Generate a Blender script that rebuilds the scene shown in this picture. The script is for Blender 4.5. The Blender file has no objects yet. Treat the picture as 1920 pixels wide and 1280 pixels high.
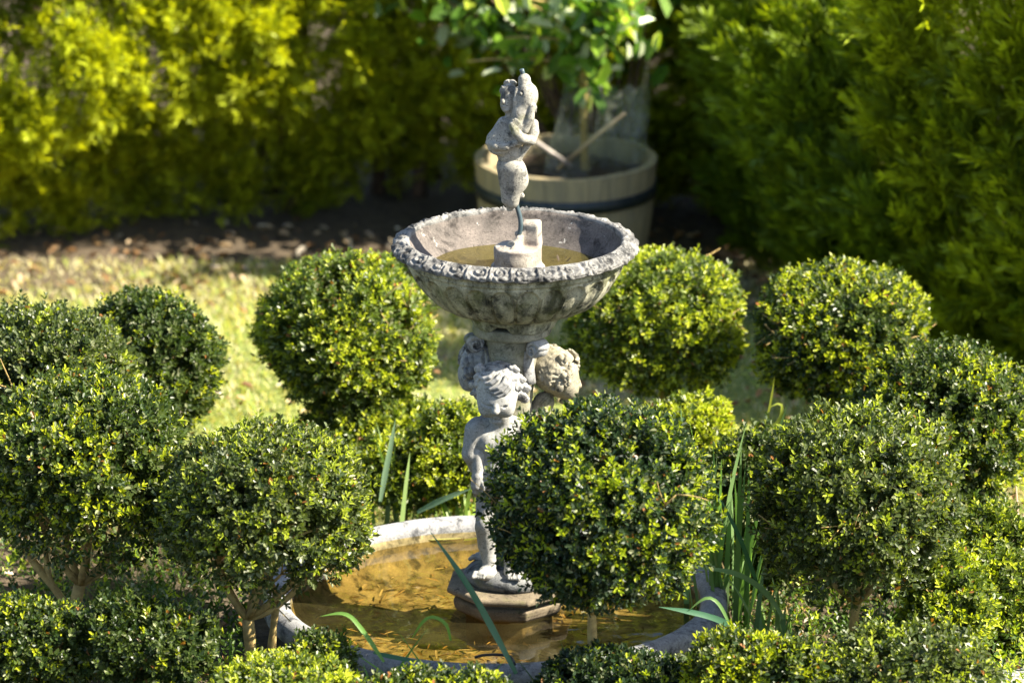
import bpy, math, random
import numpy as np
from mathutils import Vector
PI = math.pi
R = math.radians
rs = np.random.RandomState(7)
sc = bpy.context.scene
col = sc.collection

# ------------------------------------------------------------------ camera geometry
FPX = 9600.0
PITCH = R(17.0)
CAM = np.array([0.0, -11.95, 4.46])
FW = np.array([0, math.cos(PITCH), -math.sin(PITCH)])
UP = np.array([0, math.sin(PITCH), math.cos(PITCH)])
RT = np.array([1.0, 0, 0])


def ray(px, py):
    return FW + RT * (px - 960) / FPX - UP * (py - 640) / FPX


def P(px, py, y=0.0):          # a place in the garden at depth y
    d = ray(px, py)
    return CAM + d * (y - CAM[1]) / d[1]


def G(px, py, z=0.0):          # the same on a level z
    d = ray(px, py)
    return CAM + d * (z - CAM[2]) / d[2]


K = 1 / 768.0                  # metres in one picture point at the fountain
cam = bpy.data.objects.new('camera', bpy.data.cameras.new('camera'))
col.objects.link(cam)
cam.location = CAM
cam.rotation_euler = (PI / 2 - PITCH, 0, 0)
cam.data.lens = 180
cam.data.sensor_width = 36
cam.data.sensor_fit = 'HORIZONTAL'
cam.data.clip_end = 500
cam.data.clip_start = 0.5
cam.data.dof.use_dof = True
cam.data.dof.focus_distance = 12.42
cam.data.dof.aperture_fstop = 2.8
sc.camera = cam

# ------------------------------------------------------------------ helpers
def tag(o, label=None, cat=None, group=None, kind=None):
    if label: o['label'] = label
    if cat: o['category'] = cat
    if group: o['group'] = group
    if kind: o['kind'] = kind
    return o


def empty(name, loc, label, cat, group=None):
    o = bpy.data.objects.new(name, None)
    col.objects.link(o)
    o.location = loc
    o.empty_display_size = 0.05
    return tag(o, label, cat, group)


def mk(name, V, F, mat, parent=None, cols=None, smooth=True):
    """one mesh object; F is an (n,k) array or a list of such arrays. V in world space; the parent only carries."""
    V = np.asarray(V, np.float32).reshape(-1, 3)
    Fs = F if isinstance(F, list) else [F]
    Fs = [np.asarray(f, np.int32) for f in Fs if len(f)]
    me = bpy.data.meshes.new(name)
    me.vertices.add(len(V))
    me.vertices.foreach_set('co', V.ravel())
    loops = np.concatenate([f.ravel() for f in Fs])
    tot = np.concatenate([np.full(len(f), f.shape[1], np.int32) for f in Fs])
    st = np.concatenate([[0], np.cumsum(tot)[:-1]]).astype(np.int32)
    me.loops.add(len(loops))
    me.loops.foreach_set('vertex_index', loops)
    me.polygons.add(len(tot))
    me.polygons.foreach_set('loop_start', st)
    me.polygons.foreach_set('loop_total', tot)
    me.polygons.foreach_set('use_smooth', np.full(len(tot), smooth, bool))
    me.update(calc_edges=True)
    me.validate()
    if cols is not None:
        a = me.attributes.new('tone', 'FLOAT_COLOR', 'POINT')
        c = np.ones((len(V), 4), np.float32)
        c[:, :3] = cols
        a.data.foreach_set('color', c.ravel())
    me.materials.append(mat)
    o = bpy.data.objects.new(name, me)
    col.objects.link(o)
    if parent is not None:
        o.parent = parent
        loc = Vector((0, 0, 0))
        p = parent
        while p is not None:
            loc += p.location
            p = p.parent
        o.location = -loc
    return o


def norm(a):
    return a / np.maximum(np.linalg.norm(a, axis=-1, keepdims=True), 1e-9)


def perp(a):
    r = rs.normal(size=a.shape)
    return norm(np.cross(a, r))


_nk = rs.normal(size=(4, 14, 3)); _np = rs.uniform(0, 6.28, (4, 14))


def noise(p, f=1.0, s=0):
    """soft random field, about -1..1"""
    k = _nk[s] * f
    return np.sin(p @ k.T + _np[s]).sum(-1) / 3.8


class Acc:
    def __init__(s): s.V = []; s.Q = []; s.T = []; s.C = []; s.n = 0
    def add(s, V, Q=None, T=None, C=None):
        V = np.asarray(V, float).reshape(-1, 3)
        if Q is not None and len(Q): s.Q.append(np.asarray(Q) + s.n)
        if T is not None and len(T): s.T.append(np.asarray(T) + s.n)
        s.V.append(V); s.n += len(V)
        if C is not None: s.C.append(np.broadcast_to(C, (len(V), 3)))
    def mesh(s, name, mat, parent=None, smooth=True):
        F = []
        if s.Q: F.append(np.concatenate(s.Q))
        if s.T: F.append(np.concatenate(s.T))
        return mk(name, np.concatenate(s.V), F, mat, parent, np.concatenate(s.C) if s.C else None, smooth)


def tube(acc, pts, rad, n=7, C=None, cap=True):
    pts = np.asarray(pts, float); m = len(pts)
    rad = np.broadcast_to(np.asarray(rad, float), (m,))
    t = np.gradient(pts, axis=0); t = norm(t)
    ref = np.array([0.3, 0.2, 0.93]) if abs(t[0][2]) < 0.8 else np.array([1.0, 0.1, 0])
    u = norm(np.cross(t, ref)); w = np.cross(t, u)
    a = np.arange(n) * 2 * PI / n
    V = pts[:, None] + rad[:, None, None] * (np.cos(a)[None, :, None] * u[:, None] + np.sin(a)[None, :, None] * w[:, None])
    i = np.arange(m - 1)[:, None]; j = np.arange(n)[None]
    Q = np.stack([i * n + j, i * n + (j + 1) % n, (i + 1) * n + (j + 1) % n, (i + 1) * n + j], -1).reshape(-1, 4)
    V = V.reshape(-1, 3); T = []
    if cap:
        V = np.concatenate([V, pts[:1], pts[-1:]])
        jj = np.arange(n)
        T = np.concatenate([np.stack([(jj + 1) % n, jj, np.full(n, m * n)], -1),
                            np.stack([(m - 1) * n + jj, (m - 1) * n + (jj + 1) % n, np.full(n, m * n + 1)], -1)])
    acc.add(V, Q, T, C)


def bez(p0, p1, p2, n=6):
    t = np.linspace(0, 1, n)[:, None]
    p0, p1, p2 = map(np.asarray, (p0, p1, p2))
    return p0 * (1 - t) ** 2 + 2 * p1 * t * (1 - t) + p2 * t * t


def lathe(prof, n, cx=0, cy=0, fn=None):
    prof = np.asarray(prof, float); m = len(prof)
    a = np.arange(n) * 2 * PI / n
    r = np.repeat(prof[:, 0][:, None], n, 1); z = np.repeat(prof[:, 1][:, None], n, 1)
    if fn is not None: r, z = fn(r, z, a[None, :], np.arange(m)[:, None])
    V = np.stack([cx + r * np.sin(a), cy - r * np.cos(a), z], -1).reshape(-1, 3)
    i = np.arange(m - 1)[:, None]; j = np.arange(n)[None]
    Q = np.stack([i * n + j, i * n + (j + 1) % n, (i + 1) * n + (j + 1) % n, (i + 1) * n + j], -1).reshape(-1, 4)
    return V, Q


def resample(prof, step):
    prof = np.asarray(prof, float)
    # smooth the polyline with Chaikin, then space evenly
    for _ in range(2):
        a = prof[:-1] * .75 + prof[1:] * .25; b = prof[:-1] * .25 + prof[1:] * .75
        prof = np.concatenate([prof[:1], np.stack([a, b], 1).reshape(-1, prof.shape[1])[1:-1], prof[-1:]])
    d = np.concatenate([[0], np.cumsum(np.linalg.norm(np.diff(prof, axis=0), axis=1))])
    m = max(3, int(d[-1] / step))
    t = np.linspace(0, d[-1], m)
    return np.stack([np.interp(t, d, prof[:, k]) for k in range(prof.shape[1])], -1)


# ------------------------------------------------------------------ sculpting by distance field
class Sculpt:
    def __init__(s, lo, hi, h):
        s.lo = np.array(lo, float); s.h = h
        s.n = np.ceil((np.array(hi) - s.lo) / h).astype(int) + 1
        s.d = np.full(s.n, 0.05, np.float32)
    def box(s, lo, hi):
        a = np.clip(np.floor((lo - s.lo) / s.h).astype(int), 0, s.n); b = np.clip(np.ceil((hi - s.lo) / s.h).astype(int) + 1, 0, s.n)
        if np.any(b <= a): return None, None
        g = np.meshgrid(*[s.lo[k] + s.h * np.arange(a[k], b[k]) for k in range(3)], indexing='ij')
        return tuple(slice(a[k], b[k]) for k in range(3)), np.stack(g, -1)
    def join(s, sl, dn, k, cut=False):
        d = s.d[sl]
        if cut:
            dn = -dn
            hh = np.clip(0.5 - 0.5 * (dn - d) / k, 0, 1) * 1.0
            s.d[sl] = dn * (1 - hh) + d * hh + k * hh * (1 - hh)
        else:
            hh = np.clip(0.5 + 0.5 * (dn - d) / k, 0, 1)
            s.d[sl] = dn * (1 - hh) + d * hh - k * hh * (1 - hh)
    def cap(s, a, b, ra, rb=None, k=.008, cut=False):
        a = np.array(a, float); b = np.array(b, float); rb = ra if rb is None else rb
        m = max(ra, rb) + k + 3 * s.h
        sl, g = s.box(np.minimum(a, b) - m, np.maximum(a, b) + m)
        if sl is None: return
        ab = b - a; t = np.clip(((g - a) @ ab) / max(ab @ ab, 1e-12), 0, 1)
        dn = np.linalg.norm(g - a - t[..., None] * ab, axis=-1) - (ra + (rb - ra) * t)
        s.join(sl, dn, k, cut)
    def ell(s, c, r, k=.008, M=None, cut=False):
        c = np.array(c, float); r = np.array(r, float); m = r.max() + k + 3 * s.h
        sl, g = s.box(c - m, c + m)
        if sl is None: return
        q = g - c
        if M is not None: q = q @ M
        k0 = np.linalg.norm(q / r, axis=-1); k1 = np.linalg.norm(q / (r * r), axis=-1)
        s.join(sl, k0 * (k0 - 1) / np.maximum(k1, 1e-6), k, cut)
    def cyl(s, c, r, z0, z1, rd=.004, k=.004):
        c = np.array(c, float); m = k + 3 * s.h
        sl, g = s.box(np.array([c[0] - r, c[1] - r, z0]) - m, np.array([c[0] + r, c[1] + r, z1]) + m)
        if sl is None: return
        a = np.hypot(g[..., 0] - c[0], g[..., 1] - c[1]) - r + rd; b = np.abs(g[..., 2] - (z0 + z1) / 2) - (z1 - z0) / 2 + rd
        s.join(sl, np.minimum(np.maximum(a, b), 0) + np.hypot(np.maximum(a, 0), np.maximum(b, 0)) - rd, k)
    def rbox(s, c, h, rot=0, tilt=0, rd=.004, k=.004, cut=False):
        c = np.array(c, float); h = np.array(h, float); m = np.linalg.norm(h) + k + 3 * s.h
        sl, g = s.box(c - m, c + m)
        if sl is None: return
        p = g - c; ca, sa = math.cos(rot), math.sin(rot)
        x = p[..., 0] * ca + p[..., 1] * sa; y = -p[..., 0] * sa + p[..., 1] * ca; z = p[..., 2]
        ct, st = math.cos(tilt), math.sin(tilt); x, z = x * ct + z * st, -x * st + z * ct
        q = np.abs(np.stack([x, y, z], -1)) - (h - rd)
        s.join(sl, np.minimum(q.max(-1), 0) + np.linalg.norm(np.maximum(q, 0), axis=-1) - rd, k, cut)
    def chain(s, pts, rad, k=.004, cut=False):
        for i in range(len(pts) - 1): s.cap(pts[i], pts[i + 1], rad[i], rad[i + 1], k, cut)
    def mesh(s):
        """surface nets"""
        d = s.d; ins = d < 0
        n = np.array(d.shape) - 1
        pos = np.zeros(tuple(n) + (3,), np.float32); cnt = np.zeros(tuple(n), np.float32)
        cor = [(i, j, k) for i in (0, 1) for j in (0, 1) for k in (0, 1)]
        def view(a, c): return a[c[0]:c[0] + n[0], c[1]:c[1] + n[1], c[2]:c[2] + n[2]]
        for c in cor:
            for ax in range(3):
                if c[ax]: continue
                e = list(c); e[ax] = 1
                da, db = view(d, c), view(d, e)
                x = (da < 0) != (db < 0)
                t = np.where(x, da / np.where(x, da - db, 1), 0)
                for q in range(3):
                    pos[..., q] += np.where(x, c[q] + (t if q == ax else 0), 0)
                cnt += x
        act = cnt > 0
        idx = np.full(tuple(n), -1, np.int64); idx[act] = np.arange(act.sum())
        cell = np.argwhere(act)
        V = s.lo + s.h * (cell + pos[act] / cnt[act][:, None])
        Q = []
        for ax in range(3):
            u, v = (ax + 1) % 3, (ax + 2) % 3
            a = [slice(None)] * 3; b = [slice(None)] * 3
            a[ax] = slice(0, -1); b[ax] = slice(1, None)
            A, B = ins[tuple(a)], ins[tuple(b)]
            e = np.argwhere(A != B)
            e = e[(e[:, u] > 0) & (e[:, v] > 0) & (e[:, u] < n[u]) & (e[:, v] < n[v])]
            if not len(e): continue
            flip = A[tuple(e.T)]
            def g(du, dv):
                c = e.copy(); c[:, u] += du; c[:, v] += dv
                return idx[tuple(c.T)]
            q = np.stack([g(-1, -1), g(0, -1), g(0, 0), g(-1, 0)], -1)
            q = np.where(flip[:, None], q, q[:, ::-1])
            Q.append(q)
        Q = np.concatenate(Q)
        return V, Q[(Q >= 0).all(1)]


# ------------------------------------------------------------------ materials
def nodes(name):
    m = bpy.data.materials.new(name); m.use_nodes = True
    nt = m.node_tree; nt.nodes.clear()
    out = nt.nodes.new('ShaderNodeOutputMaterial')
    return m, nt, out


def N(nt, t, **kw):
    n = nt.nodes.new(t)
    for k, v in kw.items():
        if k in n.inputs: n.inputs[k].default_value = v
        else: setattr(n, k, v)
    return n


def ramp(nt, src, stops):
    r = nt.nodes.new('ShaderNodeValToRGB')
    el = r.color_ramp.elements
    while len(el) > len(stops): el.remove(el[-1])
    while len(el) < len(stops): el.new(0.5)
    for e, (p, c) in zip(el, stops):
        e.position = p
        e.color = (c, c, c, 1) if isinstance(c, (int, float)) else (*c, 1)
    nt.links.new(src, r.inputs[0])
    return r.outputs[0]


def mixc(nt, f, a, b, mode='MIX'):
    m = nt.nodes.new('ShaderNodeMix'); m.data_type = 'RGBA'; m.blend_type = mode
    for sock, v in ((m.inputs[0], f), (m.inputs[6], a), (m.inputs[7], b)):
        if isinstance(v, (int, float)): sock.default_value = v
        elif isinstance(v, tuple): sock.default_value = (*v, 1)
        else: nt.links.new(v, sock)
    return m.outputs[2]


def tex(nt, scale, detail=4, rough=.6, vec=None, dist=0):
    n = N(nt, 'ShaderNodeTexNoise', Scale=scale, Detail=detail, Roughness=rough, Distortion=dist)
    if vec is None:
        vec = nt.nodes.new('ShaderNodeTexCoord').outputs['Object']
    nt.links.new(vec, n.inputs['Vector'])
    return n.outputs['Fac']


def stretch(nt, s):
    tc = nt.nodes.new('ShaderNodeTexCoord'); mp = nt.nodes.new('ShaderNodeMapping')
    mp.inputs['Scale'].default_value = s
    nt.links.new(tc.outputs['Object'], mp.inputs['Vector'])
    return mp.outputs[0]


def stone(name, light, mid, dark, lichen=.5, moss=0.0, pit=.5, streak=0.0, white=0.0, bump=.35):
    m, nt, out = nodes(name)
    L = nt.links.new
    b = N(nt, 'ShaderNodeBsdfPrincipled', Roughness=.92)
    b.inputs['Specular IOR Level'].default_value = .25
    c = mixc(nt, ramp(nt, tex(nt, 14, 5), [(.35, 0.0), (.65, 1.0)]), mid, light)
    # dark crust in blotches
    c = mixc(nt, ramp(nt, tex(nt, 22, 8, .72, dist=.4), [(.62 - .22 * lichen, 0.0), (.72 - .16 * lichen, 1.0)]), c, dark)
    if streak:
        c = mixc(nt, ramp(nt, tex(nt, 1.0, 5, .6, stretch(nt, (30, 30, 3.5))), [(.55 - .1 * streak, 0.0), (.68, .9)]), c, dark)
    if moss:
        c = mixc(nt, ramp(nt, tex(nt, 9, 6, .6), [(.6 - .2 * moss, 0.0), (.75, .85)]), c, (.16, .17, .035))
    if white:
        c = mixc(nt, ramp(nt, tex(nt, 40, 5, .7), [(.68 - .15 * white, 0.0), (.72 - .12 * white, .8)]), c, (.62, .60, .55))
    # pits: fine dark specks
    v = N(nt, 'ShaderNodeTexVoronoi', Scale=300.0)
    L(nt.nodes.new('ShaderNodeTexCoord').outputs['Object'], v.inputs['Vector'])
    keep = ramp(nt, tex(nt, 110, 4, .8), [(.5, 0.0), (.58, 1.0)])
    spot = ramp(nt, v.outputs['Distance'], [(.25, 1.0), (.45, 0.0)])
    mm = N(nt, 'ShaderNodeMath', operation='MULTIPLY'); L(keep, mm.inputs[0]); L(spot, mm.inputs[1])
    m2 = N(nt, 'ShaderNodeMath', operation='MULTIPLY'); L(mm.outputs[0], m2.inputs[0]); m2.inputs[1].default_value = pit
    c = mixc(nt, m2.outputs[0], c, tuple(x * .55 for x in dark))
    c = mixc(nt, ramp(nt, tex(nt, 170, 3, .8), [(.3, .6), (.7, 1.0)]), (.0, .0, .0), c)
    L(c, b.inputs['Base Color'])
    bp = N(nt, 'ShaderNodeBump', Strength=bump, Distance=.004)
    ad = N(nt, 'ShaderNodeMath', operation='ADD')
    L(tex(nt, 90, 6, .75), ad.inputs[0])
    ms = N(nt, 'ShaderNodeMath', operation='MULTIPLY'); L(mm.outputs[0], ms.inputs[0]); ms.inputs[1].default_value = -.5 * pit
    L(ms.outputs[0], ad.inputs[1])
    L(ad.outputs[0], bp.inputs['Height']); L(bp.outputs[0], b.inputs['Normal'])
    L(b.outputs[0], out.inputs[0])
    return m


def leafmat(name, rough=.4, trans=.45, spec=.5, tcol=(1.5, 1.6, .5), tone=True, base=(.1, .1, .1)):
    m, nt, out = nodes(name)
    L = nt.links.new
    if tone:
        at = N(nt, 'ShaderNodeAttribute', attribute_name='tone'); c = at.outputs['Color']
    else:
        c = mixc(nt, 0.0, base, base)
    b = N(nt, 'ShaderNodeBsdfPrincipled', Roughness=rough)
    b.inputs['Specular IOR Level'].default_value = spec
    L(c, b.inputs['Base Color'])
    t = N(nt, 'ShaderNodeBsdfTranslucent')
    L(mixc(nt, 1.0, c, tcol, 'MULTIPLY'), t.inputs['Color'])
    mx = N(nt, 'ShaderNodeMixShader'); mx.inputs[0].default_value = trans
    L(b.outputs[0], mx.inputs[1]); L(t.outputs[0], mx.inputs[2]); L(mx.outputs[0], out.inputs[0])
    return m


def plain(name, c1, c2, rough=.7, scale=20, bump=.2, metal=0, spec=.4, vec=None, bd=.003):
    m, nt, out = nodes(name); L = nt.links.new
    b = N(nt, 'ShaderNodeBsdfPrincipled', Roughness=rough, Metallic=metal)
    b.inputs['Specular IOR Level'].default_value = spec
    f = tex(nt, scale, 6, .65, vec=stretch(nt, vec) if vec else None)
    L(mixc(nt, ramp(nt, f, [(.35, 0.0), (.65, 1.0)]), c1, c2), b.inputs['Base Color'])
    bp = N(nt, 'ShaderNodeBump', Strength=bump, Distance=bd); L(f, bp.inputs['Height']); L(bp.outputs[0], b.inputs['Normal'])
    L(b.outputs[0], out.inputs[0])
    return m


M_rim = stone('rim_stone', (.33, .32, .30), (.18, .175, .165), (.042, .042, .042), .7, 0, .7, bump=.7)
M_bowl = stone('bowl_stone', (.56, .54, .40), (.34, .33, .22), (.035, .037, .03), .55, .6, .8, streak=1.0, bump=.6)
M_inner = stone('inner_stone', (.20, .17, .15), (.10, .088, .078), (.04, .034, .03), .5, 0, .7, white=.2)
M_cherub = stone('cherub_stone', (.46, .45, .42), (.35, .345, .32), (.12, .12, .11), .12, .0, .75, bump=.3)
M_cherubb = stone('weathered_cherub_stone', (.40, .36, .27), (.27, .24, .17), (.08, .075, .06), .4, .45, .7, bump=.45)
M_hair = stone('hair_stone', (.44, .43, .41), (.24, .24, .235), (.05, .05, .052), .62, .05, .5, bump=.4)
M_cap = stone('capital_stone', (.36, .34, .26), (.22, .21, .15), (.07, .07, .05), .4, .6, .6)
M_fig = stone('figurine_stone', (.42, .40, .34), (.26, .25, .22), (.07, .07, .065), .5, .1, 1.0, bump=.6)
M_stump = stone('stump_stone', (.46, .42, .35), (.30, .25, .21), (.12, .10, .09), .3, 0, .6, bump=.6)
M_plinth = stone('plinth_stone', (.25, .20, .135), (.155, .125, .085), (.045, .036, .026), .25, .1, .8)
M_rock = stone('rock_stone', (.26, .26, .25), (.13, .135, .14), (.03, .032, .035), .6, .1, .6)
M_basin = stone('basin_stone', (.36, .36, .36), (.24, .24, .245), (.08, .082, .088), .5, .05, .8, bump=.6)
M_basin_in = stone('basin_inside', (.42, .34, .17), (.20, .16, .07), (.055, .045, .02), .65, .1, .4, white=.05)
M_leaf = leafmat('box_leaf', .38, .36, .42, (1.5, 1.6, .4))
M_coni = leafmat('conifer_leaf', .5, .45, .3, (1.7, 1.5, .3))
M_broad = leafmat('broad_leaf', .32, .42, .6, (1.3, 1.5, .4))
M_grass = leafmat('grass_blade', .5, .45, .35, (1.35, 1.35, .45))
M_iris = leafmat('strap_leaf', .42, .3, .4, (1.2, 1.5, .5))
M_dry = leafmat('dry_leaf', .7, .25, .3, (1.2, 1.0, .7))
M_bark = plain('box_bark', (.46, .33, .12), (.26, .18, .065), .85, 60, .5)
M_dark_bark = plain('hedge_bark', (.16, .10, .06), (.07, .045, .03), .9, 40, .5)
M_pipe = plain('pipe_plastic', (.03, .05, .06), (.06, .085, .095), .35, 30, .05)
M_cable = plain('cable_rubber', (.012, .012, .014), (.02, .02, .022), .4, 30, .02)
M_oak = plain('barrel_oak', (.34, .27, .15), (.20, .17, .11), .75, 8, .4, vec=(6, 6, .8))
M_hoop = plain('hoop_iron', (.02, .03, .035), (.05, .055, .055), .5, 30, .3, metal=.6)
M_soil = plain('soil', (.05, .032, .02), (.02, .013, .009), .95, 30, .8)
M_stick = plain('stick_wood', (.42, .34, .20), (.25, .19, .11), .8, 20, .3)
M_stickp = plain('pale_stick_wood', (.42, .37, .33), (.28, .24, .21), .8, 20, .3)
M_paver = stone('paver_stone', (.40, .40, .38), (.28, .28, .27), (.1, .1, .1), .3)

# ------------------------------------------------------------------ light
SUN_AZ, SUN_EL = R(76), R(43)       # azimuth measured from the camera side (-y) towards +x
sd = Vector((math.sin(SUN_AZ) * math.cos(SUN_EL), -math.cos(SUN_AZ) * math.cos(SUN_EL), math.sin(SUN_EL)))
sun = bpy.data.objects.new('sun', bpy.data.lights.new('sun', 'SUN'))
col.objects.link(sun)
sun.data.energy = 5.0
sun.data.angle = R(.5)
sun.data.color = (1.0, .92, .76)
sun.location = (3, 0, 5)
sun.rotation_euler = sd.to_track_quat('Z', 'Y').to_euler()
w = bpy.data.worlds.new('World'); sc.world = w; w.use_nodes = True
nt = w.node_tree
sky = nt.nodes.new('ShaderNodeTexSky'); sky.sky_type = 'NISHITA'; sky.sun_disc = False
sky.sun_elevation = SUN_EL
sky.sun_rotation = math.atan2(sd.x, sd.y)
bg = nt.nodes['Background']; bg.inputs[1].default_value = .078
nt.links.new(sky.outputs[0], bg.inputs[0])
sc.view_settings.view_transform = 'Standard'
sc.view_settings.look = 'None'
sc.view_settings.exposure = 1.98
sc.view_settings.gamma = 1
sc.cycles.max_bounces = 7
sc.cycles.transparent_max_bounces = 12
sc.cycles.caustics_reflective = False
sc.cycles.caustics_refractive = False
sc.cycles.sample_clamp_indirect = 6
sc.cycles.use_denoising = True

# ------------------------------------------------------------------ leaves, sprigs
def leaves(acc, o, d, nrm, ln, wd, C, fold=.18, droop=.12):
    """folded pointed ovals"""
    n = len(o); s = np.cross(d, nrm)
    ln = ln[:, None]; wd = wd[:, None]
    f = nrm * wd * fold
    v = np.stack([o,
                  o + d * ln * .28 + s * wd * .42 + f, o + d * ln * .74 + s * wd * .46 + f - nrm * ln * droop * .4,
                  o + d * ln - nrm * ln * droop,
                  o + d * ln * .74 - s * wd * .46 + f - nrm * ln * droop * .4, o + d * ln * .28 - s * wd * .42 + f], 1)
    b = (np.arange(n) * 6)[:, None]
    Q = np.concatenate([b + [0, 1, 2, 3], b + [0, 3, 4, 5]])
    acc.add(v, Q, None, np.repeat(C, 6, 0))


def sprigs(acc, o, a, L=.045, pairs=5, leaf=.017, young=None, pal=None):
    """box shoots: pairs of small oval leaves set crosswise up a thin stem"""
    n = len(o); b = perp(a); c = np.cross(a, b)
    mature1, mature2, tip1, tip2 = pal
    if young is None: young = rs.rand(n) < .3
    Ls = L * rs.uniform(.7, 1.3, n)
    base = rs.rand(n)[:, None]
    cm = mature1 * (1 - base) + mature2 * base
    for k in range(pairs):
        f = (k + .6) / pairs
        for sgn in (0, PI):
            ph = k * PI / 2 + sgn + rs.normal(0, .25, n)
            rad = np.cos(ph)[:, None] * b + np.sin(ph)[:, None] * c
            th = (1.15 - .65 * f) + rs.normal(0, .18, n)
            d = a * np.cos(th)[:, None] + rad * np.sin(th)[:, None]
            nr = a * np.sin(th)[:, None] - rad * np.cos(th)[:, None]
            tw = rs.normal(0, .35, n)[:, None]
            nr = norm(nr + np.cross(d, nr) * tw)
            size = leaf * rs.uniform(.75, 1.25, n) * (1.0 if f < .8 else .75)
            yy = young & (f > .45)
            ct = tip1 + (tip2 - tip1) * rs.rand(n)[:, None]
            C = np.where(yy[:, None], ct, cm * rs.uniform(.7, 1.35, (n, 1)))
            dead = rs.rand(n) < .008
            C = np.where(dead[:, None], np.array([.30, .13, .04]), C)
            pale = rs.rand(n) < .10
            C = np.where(pale[:, None], np.array([.24, .26, .13]) * rs.uniform(.5, 1.3, (n, 1)), C)
            leaves(acc, o + a * (Ls * f)[:, None] + rad * .001, d, nr, size, size * np.where(yy, .42, .58), C)


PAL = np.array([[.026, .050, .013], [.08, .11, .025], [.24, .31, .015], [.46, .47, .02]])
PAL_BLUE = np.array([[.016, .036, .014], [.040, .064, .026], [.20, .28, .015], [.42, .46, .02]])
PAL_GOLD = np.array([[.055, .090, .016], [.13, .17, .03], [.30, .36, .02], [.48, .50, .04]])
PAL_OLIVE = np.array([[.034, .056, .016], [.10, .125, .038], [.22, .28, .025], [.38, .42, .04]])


def branches(acc, base, fork, cen, rad, nl=5, r0=.016, lean=None, twigs=3, forks=None):
    """trunk to the fork, then limbs that divide twice inside the crown"""
    base = np.array(base); fork = np.array(fork)
    mid = (base + fork) / 2 + rs.normal(0, .012, 3) * [1, 1, 0]
    tube(acc, bez(base, mid, fork, 8), np.linspace(r0 * 1.15, r0 * .92, 8) * (1 + .08 * rs.normal(size=8)), 9)
    for i in range(nl):
        a = i * 2 * PI / nl + rs.uniform(-.4, .4)
        d = np.array([math.cos(a), math.sin(a), rs.uniform(-.15, .6)])
        tgt = cen + d / np.linalg.norm(d) * rad * rs.uniform(.5, .72)
        ctl = fork + (tgt - fork) * .45 + np.array([math.cos(a), math.sin(a), -.25]) * rad * .25
        ln = bez(fork, ctl, tgt, 8)
        tube(acc, ln, np.linspace(r0 * .62, r0 * .28, 8), 7)
        for j in range(twigs):
            s = ln[rs.randint(2, 7)]
            dd = norm(norm(s - fork) + rs.normal(0, .6, 3) + [0, 0, .35])
            e = s + dd * rad * rs.uniform(.3, .6)
            l2 = bez(s, (s + e) / 2 + rs.normal(0, .01, 3), e, 5)
            tube(acc, l2, np.linspace(r0 * .33, r0 * .13, 5), 5)
            for q in range(4):
                s2 = l2[rs.randint(1, 5)]
                e2 = s2 + norm(dd + rs.normal(0, .8, 3)) * rad * rs.uniform(.2, .4)
                tube(acc, bez(s2, (s2 + e2) / 2 + rs.normal(0, .006, 3), e2, 4), np.linspace(r0 * .16, r0 * .07, 4), 4)


def crown(acc, cen, rad, n, pal, young=.3, lump=.07, flat=0, leaf=.0158, thin=.5, up=.5, seed=0, inner=.35, patch=0, pw=2.0):
    cen = np.array(cen); rad = np.array(rad)
    d = norm(rs.normal(size=(int(n * 1.6), 3)))
    off = seed * 7.3
    gap = noise(d * 1.0 + off, 4.2, 1)
    # thinner underneath, with holes
    keep = rs.rand(len(d)) < np.clip(1 - np.clip(-d[:, 2] - .10, 0, 1) * thin * 1.7 - (gap < -.45) * .7, .08, 1)
    d = d[keep][:n]
    m = len(d)
    rr = 1 + lump * noise(d + off, 2.2, 0) + lump * .55 * noise(d + off, 6.5, 2)
    dep = np.where(rs.rand(m) < inner, rs.uniform(.5, .9, m), rs.uniform(.88, 1.02, m))
    rr = rr / (np.abs(d) ** pw).sum(-1) ** (1 / pw)
    stick = rs.rand(m) < .045
    dep = np.where(stick, rs.uniform(1.01, 1.08, m), dep)
    sh = d.copy(); sh[:, 2] = np.where(d[:, 2] < 0, np.sign(d[:, 2]) * np.abs(d[:, 2]) ** (1 + flat), d[:, 2])
    nr = norm(d / rad)
    ax = norm(nr + [0, 0, up] + rs.normal(0, .42, (m, 3)))
    o = cen + sh * rad * (rr * dep)[:, None] - ax * .03
    yp = young * (1 + .45 * noise(d * 1.0 + off, 3.1, 3))
    y = rs.rand(m) < np.clip(yp, .03, .95)
    sprigs(acc, o, ax, pairs=5, leaf=leaf, young=y, pal=pal, L=.045 * leaf / .017)
    return m


# ------------------------------------------------------------------ ground
m, nt, out = nodes('garden_ground'); L = nt.links.new
b = N(nt, 'ShaderNodeBsdfPrincipled', Roughness=.95)
tc = nt.nodes.new('ShaderNodeTexCoord')
soilc = mixc(nt, ramp(nt, tex(nt, 30, 8, .7), [(.35, 0.0), (.65, 1.0)]), (.045, .03, .018), (.13, .095, .055))
lawnc = mixc(nt, ramp(nt, tex(nt, 24, 6, .7), [(.35, 0.0), (.65, 1.0)]), (.12, .16, .03), (.26, .29, .07))
lawnc = mixc(nt, ramp(nt, tex(nt, 2.6, 5, .65), [(.54, 0.0), (.66, 1.0)]), lawnc, (.25, .21, .13))
sep = N(nt, 'ShaderNodeSeparateXYZ'); L(tc.outputs['Object'], sep.inputs[0])
adn = N(nt, 'ShaderNodeMath', operation='MULTIPLY_ADD'); L(tex(nt, 3, 4), adn.inputs[0]); adn.inputs[1].default_value = .8; L(sep.outputs['Y'], adn.inputs[2])
isl = ramp(nt, adn.outputs[0], [(0, 0.0), (1, 1.0)])
mr = N(nt, 'ShaderNodeMapRange'); L(adn.outputs[0], mr.inputs[0]); mr.inputs[1].default_value = 1.25; mr.inputs[2].default_value = 1.6
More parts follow.
